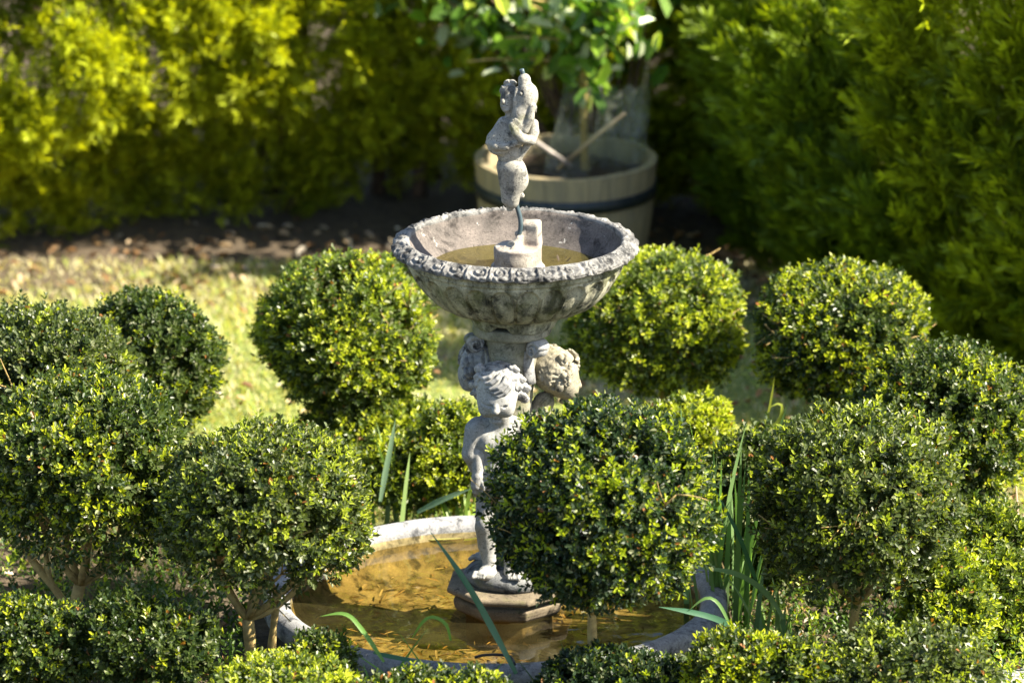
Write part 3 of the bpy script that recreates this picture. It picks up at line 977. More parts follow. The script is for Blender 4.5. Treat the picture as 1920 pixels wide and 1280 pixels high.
# trunk
S.ell(q(930, 834, -.062), (40 * K, 30 * K, 50 * K), .012)
S.ell(q(913, 828, -.080), (21 * K, 16 * K, 22 * K), .008)
S.ell(q(953, 826, -.080), (22 * K, 16 * K, 22 * K), .008)
S.ell(q(932, 890, -.068), (36 * K, 32 * K, 40 * K), .014)
S.ell(q(934, 925, -.055), (36 * K, 30 * K, 30 * K), .012)
S.chain([q(907, 850, -.110), q(918, 857, -.110), q(930, 851, -.106)], [.001, .003, .001], .005, True)
S.chain([q(903, 818, -.104), q(901, 838, -.104), q(902, 868, -.104), q(908, 900, -.106)], [.002, .0055, .0045, .003], .004, True)
S.cap(q(897, 800, -.055), q(978, 798, -.040), 20 * K, 22 * K, .012)
# arm at picture left: upper arm out, forearm back in and down
S.cap(q(892, 806, -.064), q(884, 850, -.070), 21 * K, 18 * K, .006)
S.cap(q(884, 850, -.070), q(891, 876, -.060), 17 * K, 12 * K, .006)
S.cap(q(896, 850, -.078), q(897, 892, -.085), 13.5 * K, 11 * K, .003)
S.cap(q(897, 893, -.086), q(894, 910, -.088), 13 * K, 12 * K, .0025)
for k in range(4):
    S.chain([q(888 + 5 * k, 908, -.095), q(889 + 5 * k, 922, -.094), q(891 + 4 * k, 929, -.086)], [4 * K, 3.6 * K, 3 * K], .0015)
S.chain([q(904, 902, -.096), q(908, 914, -.102), q(906, 922, -.104)], [4.4 * K, 4 * K, 3.2 * K], .002)
# other arm across the chest, reaching to the neighbour
S.cap(q(982, 802, -.040), q(1000, 860, -.050), 22 * K, 18 * K, .01)
S.cap(q(1000, 860, -.055), q(965, 888, -.100), 16 * K, 11 * K, .006)
S.ell(q(958, 890, -.106), (13 * K, 9 * K, 11 * K), .004)
for k in range(4):
    S.chain([q(954, 884 + 5 * k, -.112), q(944, 886 + 5 * k, -.114), q(938, 890 + 5 * k, -.106)], [3.8 * K, 3.4 * K, 3 * K], .0015)
# legs
S.cap(q(917, 935, -.052), q(909, 985, -.072), 25 * K, 18 * K, .010)
S.ell(q(908, 982, -.080), (15 * K, 14 * K, 15 * K), .006)
S.cap(q(909, 990, -.070), q(915, 1020, -.060), 18 * K, 19 * K, .006)
S.cap(q(915, 1020, -.060), q(918, 1060, -.068), 18 * K, 12.5 * K, .006)
S.cap(q(952, 935, -.045), q(962, 990, -.062), 25 * K, 18 * K, .010)
S.cap(q(962, 990, -.062), q(957, 1058, -.058), 18 * K, 12 * K, .006)


def foot(h, t, kdir):
    h = np.array(h); t = np.array(t)
    S.cap(h, h + (t - h) * .55, 13 * K, 14 * K, .006)
    S.cap(h + (t - h) * .4 + [0, 0, .002], t + [0, 0, -.004], 14 * K, 9 * K, .006)
    side = np.array([t[1] - h[1], -(t[0] - h[0]), 0]); side = side / np.linalg.norm(side)
    f = norm(t - h); f[2] = 0; f = norm(f)
    for k in range(5):
        u = (k - 2) * 4.6 * K
        ln = (10 - 1.4 * abs(k - (4 if kdir > 0 else 0)) * 1.0) * K
        rr = (5.0 if k == (4 if kdir > 0 else 0) else 3.6) * K
        b0 = t + side * u + [0, 0, -.003]
        S.chain([b0, b0 + f * ln * .6 + [0, 0, .002], b0 + f * ln * 1.3 + [0, 0, -.005]], [rr, rr, rr * .85], .0014)


foot(q(921, 1074, -.062), q(902, 1074, -.098), 1)
foot(q(957, 1070, -.055), q(962, 1076, -.095), -1)
V, Q = S.mesh()
body_V, body_Q = V, Q
# hair: locks swept from the crown outwards
S = Sculpt(q(934, 724, -.1) - .085, q(934, 724, -.1) + .085, .0016)
hc = q(934, 724, -.1)
fd = norm(q(931, 760, -.150) - hc)             # towards the face
side = norm(np.cross(fd, [0, 0, 1.0])); side = side if side[0] > 0 else -side
upv = np.cross(side, fd); upv = upv if upv[2] > 0 else -upv
rsh = np.random.RandomState(5)
for ring, (th0, nn) in enumerate(((.2, 6), (.45, 10), (.7, 14), (.95, 17), (1.2, 19), (1.45, 19), (1.7, 18), (1.95, 15))):
    for k in range(nn):
        ph = 2 * PI * (k + .5 * (ring % 2)) / nn + rsh.uniform(-.12, .12)
        pts = []; rr = []
        tw = rsh.choice([-1, 1]) * rsh.uniform(.5, 1.0)
        skip = False
        for t in np.linspace(0, 1, 7):
            th = th0 + t * .42
            pp_ = ph + tw * .45 * math.sin(t * 2.8)
            v = upv * math.cos(th) + math.sin(th) * (math.cos(pp_) * side + math.sin(pp_) * (-fd))
            if v @ fd > .42: skip = True
            pts.append(hc + v * np.array([41, 41, 42]) * K * (1.02 + .045 * math.sin(t * PI)))
            rr.append((3.9 - 2.6 * abs(t - .45)) * K)
        if skip: continue
        S.chain(pts, rr, .0010)
        off = np.cross(norm(pts[-1] - pts[0]), norm(pts[3] - hc)) * 4.2 * K
        S.chain([p_ + off for p_ in pts[1:]], [r_ * .8 for r_ in rr[1:]], .0009)
S.ell(hc - fd * .006 + upv * .002, (41.5 * K, 41.5 * K, 42.5 * K), .0015)
# forelock and the two side bunches of curls
for pts in ([(948, 705, -.146), (944, 718, -.156), (934, 727, -.161), (920, 730, -.158), (912, 727, -.152)],
            [(953, 710, -.144), (950, 722, -.154), (941, 732, -.160), (927, 737, -.160), (914, 735, -.154)],
            [(958, 717, -.140), (955, 728, -.151), (947, 737, -.157), (934, 743, -.160), (922, 741, -.158)],
            [(938, 700, -.146), (932, 711, -.155), (922, 718, -.156), (911, 718, -.150), (904, 714, -.144)],
            [(926, 698, -.144), (918, 707, -.150), (908, 710, -.146), (900, 707, -.138), (895, 702, -.130)]):
    S.chain([q(*p_) for p_ in pts], [3 * K, 4.4 * K, 4.6 * K, 3.6 * K, 1.6 * K], .0012)
for (cx, cy, yy, s_) in ((974, 712, -.11, 1), (982, 728, -.105, 1.1), (976, 742, -.112, 1), (968, 726, -.125, 1), (983, 748, -.095, .8), (898, 708, -.11, .9), (889, 722, -.10, .9), (893, 736, -.105, .8), (900, 692, -.10, 1), (962, 694, -.115, 1)):
    c = q(cx, cy, yy)
    for u in range(3):
        pts = []
        for t in np.linspace(0, 1, 8):
            a = t * 4.2 + u * 2.1
            rad = (9 - 6 * t) * K * s_
            pts.append(c + side * rad * math.cos(a) + upv * rad * math.sin(a) + fd * (t * 5 * K))
        S.chain(pts, list(np.linspace(4.2, 2.4, 8) * K * s_), .0016)
    S.ell(c - fd * 6 * K, (7 * K * s_,) * 3, .003)
hair_V, hair_Q = S.mesh()

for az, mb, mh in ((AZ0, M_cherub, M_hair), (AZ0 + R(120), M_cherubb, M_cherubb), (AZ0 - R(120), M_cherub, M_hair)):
    c, s = math.cos(az), math.sin(az)
    Rz = np.array([[c, -s, 0], [s, c, 0], [0, 0, 1]])
    bd = mk('cherub', body_V @ Rz.T, body_Q, mb, fountain)
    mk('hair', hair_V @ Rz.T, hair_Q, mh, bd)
q = P

# ------------------------------------------------------------------ box balls
GB = 'clipped box balls round the fountain'
#   px   py   hw   hh    y     n    pal       young  base px, base visible bottom   label
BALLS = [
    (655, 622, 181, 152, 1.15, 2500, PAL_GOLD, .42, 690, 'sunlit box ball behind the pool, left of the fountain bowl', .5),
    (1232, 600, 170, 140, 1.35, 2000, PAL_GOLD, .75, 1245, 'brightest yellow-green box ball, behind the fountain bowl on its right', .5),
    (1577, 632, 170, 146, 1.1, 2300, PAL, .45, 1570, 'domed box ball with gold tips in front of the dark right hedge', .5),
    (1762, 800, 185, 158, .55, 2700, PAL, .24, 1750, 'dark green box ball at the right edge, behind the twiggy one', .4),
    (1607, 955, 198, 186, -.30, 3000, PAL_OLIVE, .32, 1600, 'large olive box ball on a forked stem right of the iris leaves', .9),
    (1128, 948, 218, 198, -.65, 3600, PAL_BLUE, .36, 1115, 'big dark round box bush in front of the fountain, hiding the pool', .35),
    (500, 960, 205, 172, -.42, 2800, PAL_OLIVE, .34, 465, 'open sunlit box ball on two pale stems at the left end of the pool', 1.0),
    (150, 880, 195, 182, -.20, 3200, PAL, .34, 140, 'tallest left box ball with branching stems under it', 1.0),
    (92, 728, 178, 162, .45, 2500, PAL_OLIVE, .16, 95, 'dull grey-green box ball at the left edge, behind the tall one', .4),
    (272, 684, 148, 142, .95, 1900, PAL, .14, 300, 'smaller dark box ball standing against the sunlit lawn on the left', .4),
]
for i, (px, py, hw, hh, y, n, pal, yg, bpx, label, thin) in enumerate(BALLS):
    cen = P(px, py, y)
    D = math.hypot(y - CAM[1], cen[2] - CAM[2]); k = D / FPX
    rad = np.array([hw * k * .92, hw * k * .92, hh * k * .95])
    base = P(bpx, py, y); base[2] = 0
    root = empty('box_ball', base, label, 'topiary bush', GB)
    fork = np.array([base[0], y, max(cen[2] - rad[2] * .95, .08)])
    A = Acc()
    if i == 6:      # two stems, a limb running off to the right
        b0 = P(468, 1240, y); b0[2] = 0
        fk = P(465, 1160, y)
        branches(A, b0, fk, cen, rad[0], 5, .0155)
        tube(A, resample([fk, P(500, 1150, y), P(535, 1125, y), P(580, 1080, y)], .012), .0075, 7)
        b1 = P(508, 1240, y + .08); b1[2] = 0
        branches(A, b1, P(520, 1120, y + .06), cen, rad[0], 3, .010)
    elif i == 7:
        b0 = P(140, 1160, y); b0[2] = 0
        branches(A, b0, P(150, 1095, y), cen, rad[0], 5, .016)
        tube(A, resample([P(135, 1150, y), P(105, 1105, y), P(75, 1070, y), P(40, 1020, y)], .012), .0095, 8)
        tube(A, resample([P(105, 1105, y), P(90, 1080, y), P(85, 1020, y)], .012), .007, 7)
        tube(A, resample([P(150, 1100, y), P(190, 1075, y), P(240, 1040, y)], .012), .006, 7)
    elif i == 4:
        b0 = P(1600, 1180, y); b0[2] = 0
        branches(A, b0, P(1605, 1130, y), cen, rad[0], 7, .0125, twigs=5)
    elif i == 5:
        b0 = P(1115, 1240, y); b0[2] = 0
        branches(A, b0, P(1110, 1150, y), cen, rad[0], 6, .0115, twigs=4)
    else:
        branches(A, base, fork, cen, rad[0], 6, .013)
    A.mesh('trunk', M_bark, root)
    A = Acc()
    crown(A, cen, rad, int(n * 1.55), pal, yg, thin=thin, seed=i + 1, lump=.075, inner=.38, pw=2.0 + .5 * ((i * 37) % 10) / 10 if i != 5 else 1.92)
    A.mesh('crown', M_leaf, root, smooth=False)

# low mounds of box along the pool
GM = 'low box mounds edging the pool'
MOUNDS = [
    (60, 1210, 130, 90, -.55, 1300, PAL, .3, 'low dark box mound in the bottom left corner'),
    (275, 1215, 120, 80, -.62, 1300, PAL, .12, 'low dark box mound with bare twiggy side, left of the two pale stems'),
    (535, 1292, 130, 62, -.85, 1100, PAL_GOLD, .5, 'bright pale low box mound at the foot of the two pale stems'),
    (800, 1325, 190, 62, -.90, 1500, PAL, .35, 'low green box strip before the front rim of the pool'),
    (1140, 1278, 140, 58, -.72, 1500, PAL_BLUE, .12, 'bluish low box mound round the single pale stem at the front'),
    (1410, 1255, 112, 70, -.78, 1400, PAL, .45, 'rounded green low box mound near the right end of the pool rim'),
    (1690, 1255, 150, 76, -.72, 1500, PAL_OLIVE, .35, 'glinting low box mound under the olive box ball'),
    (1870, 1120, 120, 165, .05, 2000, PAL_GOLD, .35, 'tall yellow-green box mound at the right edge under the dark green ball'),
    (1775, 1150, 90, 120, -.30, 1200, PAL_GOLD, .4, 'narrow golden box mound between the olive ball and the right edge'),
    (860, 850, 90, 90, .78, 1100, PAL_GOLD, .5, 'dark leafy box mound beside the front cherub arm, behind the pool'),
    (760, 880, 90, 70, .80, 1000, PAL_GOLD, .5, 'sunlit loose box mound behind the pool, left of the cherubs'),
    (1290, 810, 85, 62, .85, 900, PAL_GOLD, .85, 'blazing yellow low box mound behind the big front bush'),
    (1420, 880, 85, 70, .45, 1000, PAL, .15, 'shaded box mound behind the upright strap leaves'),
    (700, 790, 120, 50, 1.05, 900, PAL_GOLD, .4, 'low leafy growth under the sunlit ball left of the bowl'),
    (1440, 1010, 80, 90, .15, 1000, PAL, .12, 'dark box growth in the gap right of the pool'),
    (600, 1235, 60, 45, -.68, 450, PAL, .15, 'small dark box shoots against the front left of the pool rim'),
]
for i, (px, py, hw, hh, y, n, pal, yg, label) in enumerate(MOUNDS):
    cen = P(px, py, y); D = math.hypot(y - CAM[1], cen[2] - CAM[2]); k = D / FPX
    rad = np.array([hw * k, hw * k * (.8 if i not in (3, 4) else .45), hh * k * 1.0])
    # keep clear of the pool
    root = empty('box_mound', (cen[0], y, 0), label, 'low shrub', GM)
    A = Acc()
    branches(A, (cen[0], y, -.01), (cen[0], y, max(.05, cen[2] - rad[2] * .7)), cen, min(rad) * .9, 6, .007)
    A.mesh('stems', M_bark, root)
    A = Acc()
    crown(A, cen, rad, n, pal, yg, thin=.25, seed=20 + i, lump=.17, leaf=.016, inner=.3)
    V = np.concatenate(A.V)
    A.mesh('crown', M_leaf, root, smooth=False)

# ------------------------------------------------------------------ hedges
def fronds(acc, o, a, L, nb, blade, wb, ang, C1, C2, flat=1.0):
    """a conifer spray: narrow scale-leaf twigs set alternately along a stem, in one plane"""
    n = len(o); s = perp(a); nr = np.cross(a, s)
    tc_ = rs.rand(n, 1); base = C1 * (1 - tc_) + C2 * tc_
    for k in range(nb):
        f = (k + .4) / nb
        sg = 1 if k % 2 else -1
        lf = blade * (1.15 - .75 * abs(f - .35)) * rs.uniform(.7, 1.3, n)
        d = norm(a * np.cos(ang) + s * (sg * math.sin(ang)) + nr * rs.normal(0, .25, (n, 1)) + rs.normal(0, .12, (n, 3)))
        p0 = o + a * (L * f)[:, None]
        sd_ = norm(np.cross(d, nr + rs.normal(0, .5, (n, 3))))
        w_ = wb * rs.uniform(.7, 1.3, n)
        V = np.stack([p0, p0 + d * (lf * .5)[:, None] + sd_ * w_[:, None], p0 + d * lf[:, None], p0 + d * (lf * .5)[:, None] - sd_ * w_[:, None]], 1)
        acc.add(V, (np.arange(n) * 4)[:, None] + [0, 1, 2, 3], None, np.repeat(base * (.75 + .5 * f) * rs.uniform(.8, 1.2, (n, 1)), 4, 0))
    # the leading tip
    p0 = o + a * (L * .85)[:, None]; w_ = np.full(n, wb)
    V = np.stack([p0, p0 + a * blade * .4 + s * w_[:, None], p0 + a * blade * .9, p0 + a * blade * .4 - s * w_[:, None]], 1)
    acc.add(V, (np.arange(n) * 4)[:, None] + [0, 1, 2, 3], None, np.repeat(base * 1.3, 4, 0))


def hedge(acc, path, zlo, zhi, n, lump, depth, upw, outw, L, blade, wb, ang, C1, C2, s0, nb=11, plume=.24, sunlit_top=False, under=0, deepf=.35, gold=None):
    path = np.array(path, float)
    dl = np.concatenate([[0], np.cumsum(np.linalg.norm(np.diff(path, axis=0), axis=1))])
    t = rs.uniform(0, dl[-1], n)
    x = np.interp(t, dl, path[:, 0]); y = np.interp(t, dl, path[:, 1])
    e = .05; x2 = np.interp(np.minimum(t + e, dl[-1]), dl, path[:, 0]); y2 = np.interp(np.minimum(t + e, dl[-1]), dl, path[:, 1])
    x1 = np.interp(np.maximum(t - e, 0), dl, path[:, 0]); y1 = np.interp(np.maximum(t - e, 0), dl, path[:, 1])
    tg = norm(np.stack([x2 - x1, y2 - y1, 0 * x], -1)); out_ = np.stack([tg[:, 1], -tg[:, 0], 0 * x], -1)   # right of travel = towards the camera
    z = rs.uniform(zlo, zhi, n)
    p = np.stack([x, y, z], -1)
    h = lump * noise(p + s0, 1.5, 0) + lump * .55 * noise(p + s0, 4.6, 1) + lump * .25 * noise(p + s0, 11, 2)
    h -= under * np.clip((.52 - z) / .52, 0, 1) ** .9
    deep = np.where(rs.rand(n) < deepf, rs.uniform(.1, depth, n), rs.uniform(-.02, .09, n))
    top = np.clip((z - (zhi - .3)) / .3, 0, 1); h -= top * .15
    p = p + out_ * (h - deep)[:, None]
    kp = ~((noise(p + s0 * 2, 8.5, 1) < -.25) & (deep < .16) & (rs.rand(n) < .8))
    p, out_, tg = p[kp], out_[kp], tg[kp]; n = len(p)
    cl_ = noise(p + s0, 5.5, 2) - .2; p = p + out_ * (np.clip(cl_, -1, .6) * .05)[:, None]
    a = norm(out_ * outw + np.array([0, 0, upw]) + rs.normal(0, .42, (n, 3)) + tg * rs.normal(0, .3, (n, 1)))
    # two fronds in three gather into plumes along leading boughs
    nbg = max(8, n // 26); ci = rs.randint(0, n, nbg); who = rs.randint(0, nbg, n)
    bc = p[ci] + out_[ci] * (np.maximum(0, deep[kp][ci] - .02))[:, None]
    bax = norm(out_[ci] * outw * 1.1 + np.array([0, 0, upw + .15]) + rs.normal(0, .38, (nbg, 3)))
    u_ = rs.rand(n)
    pl = bc[who] + bax[who] * (u_ * plume - plume * .45)[:, None] + rs.normal(0, .030, (n, 3)) * (1.15 - .75 * u_)[:, None]
    inb = rs.rand(n) < .66
    p = np.where(inb[:, None], pl, p - out_ * .06)
    a = np.where(inb[:, None], norm(bax[who] + rs.normal(0, .40, (n, 3)) * (1.2 - .6 * u_)[:, None]), a)
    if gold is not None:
        gold_ = gold * (np.clip((p[:, 2] - .82) / .18, .30, 2.4) if sunlit_top else 1)  # sunlight on the upper tips is put into their colour, by height
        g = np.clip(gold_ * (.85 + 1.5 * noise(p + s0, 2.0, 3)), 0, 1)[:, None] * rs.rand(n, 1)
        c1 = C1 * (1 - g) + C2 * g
    else: c1 = C1
    fronds(acc, p, a, L * rs.uniform(.7, 1.3, n), nb, blade, wb, ang, c1, C2 * .8 + C1 * .2)


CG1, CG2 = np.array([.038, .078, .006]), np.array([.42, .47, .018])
root = empty('conifer_hedge', (-.9, 3.9, 0), 'golden green conifer hedge across the back left, lit by the sun', 'hedge')
A = Acc()
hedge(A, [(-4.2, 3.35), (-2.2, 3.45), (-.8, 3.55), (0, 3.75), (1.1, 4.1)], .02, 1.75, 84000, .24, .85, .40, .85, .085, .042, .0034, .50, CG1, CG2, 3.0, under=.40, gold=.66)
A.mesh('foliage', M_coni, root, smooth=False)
A = Acc()
for k in range(80):
    x = rs.uniform(-4, 1.1); y = 4.1 + rs.uniform(-.05, .6) + max(0, x + .8) * .2
    e = np.array([x + rs.normal(0, .25), y + rs.uniform(-.35, .3), rs.uniform(.9, 1.6)])
    tube(A, bez((x, y, -.02), (x + rs.normal(0, .1), y, .5), e, 8), np.linspace(.028, .008, 8), 6)
    for j in range(5):
        s_ = np.array([x, y, 0]) + (e - [x, y, 0]) * rs.uniform(.1, .7)
        tube(A, bez(s_, s_ + [rs.normal(0, .1), -.08, .06], s_ + [rs.normal(0, .15), -rs.uniform(.1, .25), rs.uniform(.05, .3)], 5), np.linspace(.008, .003, 5), 4)
A.mesh('stems', M_dark_bark, root)

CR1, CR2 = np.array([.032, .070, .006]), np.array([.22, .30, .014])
root = empty('conifer_hedge', (1.8, 3.0, 0), 'dark green feathery conifer hedge on the right with sunlit yellow coloured into its top tips', 'hedge')
A = Acc()
pathR = [(.60, 4.6), (.62, 4.0), (.68, 3.4), (.86, 2.9), (1.15, 2.4), (1.45, 1.98), (1.85, 1.7), (2.5, 1.6), (3.4, 1.7)]
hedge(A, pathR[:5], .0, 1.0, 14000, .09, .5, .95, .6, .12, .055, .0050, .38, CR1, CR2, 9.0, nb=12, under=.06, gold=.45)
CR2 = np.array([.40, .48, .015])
hedge(A, pathR[4:], .0, 1.55, 24000, .17, .75, .95, .6, .12, .055, .0046, .38, CR1, CR2, 9.0, nb=12, under=.06, gold=.6, sunlit_top=True)
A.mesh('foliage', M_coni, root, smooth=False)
A = Acc()
dl = np.array(pathR)
for k in range(40):
    t = rs.uniform(0, len(pathR) - 1.01); a0 = dl[int(t)] * (1 - t % 1) + dl[int(t) + 1] * (t % 1)
    x, y = a0 + np.array([.25, .35]) + rs.uniform(0, .25, 2)
    e = np.array([x + rs.normal(0, .15), y + rs.uniform(-.3, .2), rs.uniform(.8, 1.35)])
    tube(A, bez((x, y, -.02), (x + rs.normal(0, .1), y, .5), e, 8), np.linspace(.026, .007, 8), 6)
    for j in range(4):
        s_ = np.array([x, y, 0]) + (e - [x, y, 0]) * rs.uniform(.15, .8)
        tube(A, bez(s_, s_ + [-.08, -.12, .06], s_ + [rs.normal(-.1, .15), -rs.uniform(.15, .4), rs.uniform(.05, .3)], 5), np.linspace(.008, .003, 5), 4)
A.mesh('stems', M_dark_bark, root)

# ------------------------------------------------------------------ barrel planter
BC = np.array([P(1061, 300, 3.25)[0], 3.25])
barrel = empty('barrel_planter', (BC[0], BC[1], 0), 'half oak barrel planter with a dark iron hoop, behind the fountain', 'planter')
A = Acc(); ns = 26; zt = .405
for k in range(ns):
    a0, a1 = 2 * PI * (k + .01) / ns, 2 * PI * (k + .99) / ns
    ztk = zt + rs.uniform(-.003, .003)
    V = []
    for z_, r_ in ((-.01, .225), (.1, .247), (.25, .268), (ztk, .279)):
        for (aa, rr) in ((a0, r_), ((a0 + a1) / 2, r_ + .002), (a1, r_), (a1, r_ - .024), (a0, r_ - .024)):
            V.append((BC[0] + rr * math.sin(aa), BC[1] - rr * math.cos(aa), z_))
    Q = [(i * 5 + j, i * 5 + (j + 1) % 5, (i + 1) * 5 + (j + 1) % 5, (i + 1) * 5 + j) for i in range(3) for j in range(5)]
    A.add(V, Q + [(15, 16, 18, 19)], [(16, 17, 18)])
A.mesh('staves', M_oak, barrel, smooth=False)
for z0, r0 in ((.295, .2765), (.09, .250)):
    V, Q = lathe([(r0 - .004, z0), (r0 + .0035, z0 + .001), (r0 + .0075, z0 + .038), (r0, z0 + .039)], 64, *BC)
    mk('hoop', V, Q, M_hoop, barrel)
V, Q = lathe([(.262, .345), (.2, .352), (.1, .36), (.001, .358)], 40, BC[0], BC[1], lambda r, z, a, i: (r, z + .008 * np.sin(a * 7 + i * 2) + .006 * np.sin(a * 13 + i)))
mk('soil', V, Q[:, ::-1], M_soil, barrel)

# young tree in the barrel
root = empty('young_tree', (P(1098, 270, 3.25)[0], 3.25, .355), 'young broad-leaved tree growing out of the half barrel', 'tree')
A = Acc()
tb = np.array([P(1098, 270, 3.25)[0], 3.25, .33])
tr = resample([tb, tb + [-.004, 0, .12], P(1094, 150, 3.22), P(1098, 60, 3.2), P(1110, -60, 3.2)], .02)
tube(A, tr, np.linspace(.0125, .008, len(tr)), 8)
tips = []
for k in range(26):
    s_ = tr[rs.randint(len(tr) // 2 - 3, len(tr))]
    e = s_ + np.array([rs.normal(-.01, .16), rs.normal(-.02, .10), rs.uniform(-.02, .22)])
    l_ = bez(s_, (s_ + e) / 2 + [0, 0, .03], e, 6); tube(A, l_, np.linspace(.005, .0025, 6), 5); tips.append(l_)
A.mesh('trunk', M_bark, root)
A = Acc()
for l_ in tips:
    m_ = 15
    o = l_[rs.randint(1, 6, m_)] + rs.normal(0, .035, (m_, 3))
    d = norm(rs.normal(size=(m_, 3)) + [0, -.3, -.05]); nr = norm(np.array([.2, -.3, 1.0]) + rs.normal(0, .5, (m_, 3))); nr = norm(nr - d * (nr * d).sum(-1, keepdims=True))
    s_ = rs.uniform(.05, .10, m_)
    pal_ = np.array([[.10, .20, .02], [.20, .32, .03], [.07, .14, .025], [.42, .50, .06], [.48, .52, .34]])
    leaves(A, o, d, nr, s_, s_ * .5, pal_[rs.randint(0, 5, m_)], .15, .25)
A.mesh('crown', M_broad, root, smooth=False)

# big-leaved shrub behind the barrel, reaching over it
root = empty('broadleaf_shrub', (.25, 3.75, 0), 'loose shrub with large pale glossy leaves behind the barrel', 'shrub')
A = Acc(); tips = []
for k in range(22):
    b0 = np.array([.22 + rs.normal(0, .08), 3.72, -.02])
    e = np.array([rs.uniform(-.38, .62), 3.55 + rs.normal(0, .1), rs.uniform(.86, 1.3)])
    l_ = bez(b0, (b0 + e) / 2 + [0, .1, .25], e, 10); tube(A, l_, np.linspace(.009, .003, 10), 5); tips.append(l_)
A.mesh('stems', M_dark_bark, root)
A = Acc()
for l_ in tips:
    m_ = 34
    o = l_[rs.randint(5, 10, m_)] + rs.normal(0, .05, (m_, 3))
    d = norm(rs.normal(size=(m_, 3)) + [0, -.4, -.1]); nr = norm(np.array([.3, -.3, 1.0]) + rs.normal(0, .5, (m_, 3))); nr = norm(nr - d * (nr * d).sum(-1, keepdims=True))
    s_ = rs.uniform(.045, .09, m_)
    pal_ = np.array([[.08, .17, .02], [.17, .30, .03], [.06, .12, .02], [.40, .48, .06], [.50, .54, .38]])
    leaves(A, o, d, nr, s_, s_ * .55, pal_[rs.randint(0, 5, m_)], .15, .25)
A.mesh('foliage', M_broad, root, smooth=False)

# clear plastic sleeve round the young tree
m, nt, out = nodes('clear_film'); L = nt.links.new
tp = N(nt, 'ShaderNodeBsdfTransparent'); tp.inputs[0].default_value = (.86, .9, .86, 1)
df = N(nt, 'ShaderNodeBsdfPrincipled', Roughness=.28); df.inputs['Base Color'].default_value = (.72, .74, .70, 1)
bp = N(nt, 'ShaderNodeBump', Strength=1.0, Distance=.04); L(tex(nt, 1.0, 5, .6, stretch(nt, (26, 26, 5)), dist=1.5), bp.inputs['Height']); L(bp.outputs[0], df.inputs['Normal'])
tl = N(nt, 'ShaderNodeBsdfTranslucent'); tl.inputs[0].default_value = (.75, .78, .70, 1)
m1 = N(nt, 'ShaderNodeMixShader'); m1.inputs[0].default_value = .4; L(df.outputs[0], m1.inputs[1]); L(tl.outputs[0], m1.inputs[2])
m2 = N(nt, 'ShaderNodeMixShader'); L(ramp(nt, tex(nt, 7, 4, .6), [(.42, .03), (.70, .36)]), m2.inputs[0]); L(tp.outputs[0], m2.inputs[1]); L(m1.outputs[0], m2.inputs[2])
L(m2.outputs[0], out.inputs[0]); M_film = m


def sleeve(cx, cy, z0, z1, r0, r1, lean, label):
    def fn(r, z, a, i):
        t = (z - z0) / (z1 - z0)
        p = np.stack([np.sin(a) + 0 * r, np.cos(a) + 0 * r, z * 2], -1)
        return r * (1 + .14 * noise(p + cx * 9, 2.3, 0) + .05 * noise(p + cx * 9, 7, 1)), z + (.012 + .03 * (z > z1 - .02)) * noise(p, 3, 2)
    prof = [(r0 + (r1 - r0) * t, z0 + (z1 - z0) * t) for t in np.linspace(0, 1, 16)]
    V, Q = lathe(prof, 60, cx, cy, fn)
    V[:, 0] += lean * (V[:, 2] - z0)
    o = mk('plastic_sleeve', V, Q, M_film)
    return tag(o, label, 'tree guard')


c1 = P(1065, 200, 3.2); sleeve(c1[0] - .01, 3.22, .365, .68, .075, .035, .14, 'crumpled cloudy plastic sleeve left of the young tree stem')
c2 = P(1178, 200, 3.3); sleeve(c2[0] - .03, 3.30, .365, .62, .080, .075, .03, 'wider cloudy plastic sleeve right of the young tree stem')
A = Acc(); tube(A, [P(1004, 265, 3.06), P(1034, 286, 3.1), P(1070, 311, 3.12)], [.0065, .007, .0065], 8)
tag(A.mesh('stick', M_stickp), 'pale short stick leaning into the barrel, left of the young tree', 'stick')
A = Acc(); tube(A, [P(1045, 318, 3.15), P(1110, 262, 3.1), P(1172, 212, 3.05)], [.0065, .0065, .0055], 8)
tag(A.mesh('stick', M_stick), 'brown garden stick leaning up to the right out of the barrel', 'stick')

# ------------------------------------------------------------------ strap leaves and blades
def clump(name, px, y, n, hmin, hmax, W, spread, label, cat, colr, group=None, curve=.25, z0=0.0):
    b0 = P(px, 900, y); b0[2] = z0
    o = b0 + np.stack([rs.normal(0, spread, n), rs.normal(0, spread, n), 0 * rs.rand(n)], -1)
    a = rs.uniform(0, 2 * PI, n); hd = np.stack([np.cos(a), np.sin(a) * .6, 0 * a], -1)
    d0 = norm(np.array([0, 0, 1.0]) + hd * rs.uniform(0, .22, n)[:, None])
    A = Acc()
    C = np.array([colr]) * rs.uniform(.65, 1.35, (n, 1))
    ribbons(A, o, d0, hd * curve * rs.uniform(0, 1.6, (n, 1)) - np.array([0, 0, .12]) * rs.uniform(0, 1.5, (n, 1)), rs.uniform(hmin, hmax, n), W * rs.uniform(.7, 1.2, n), C, 9, tipw=.05)
    return tag(A.mesh(name, M_iris), label, cat, group)


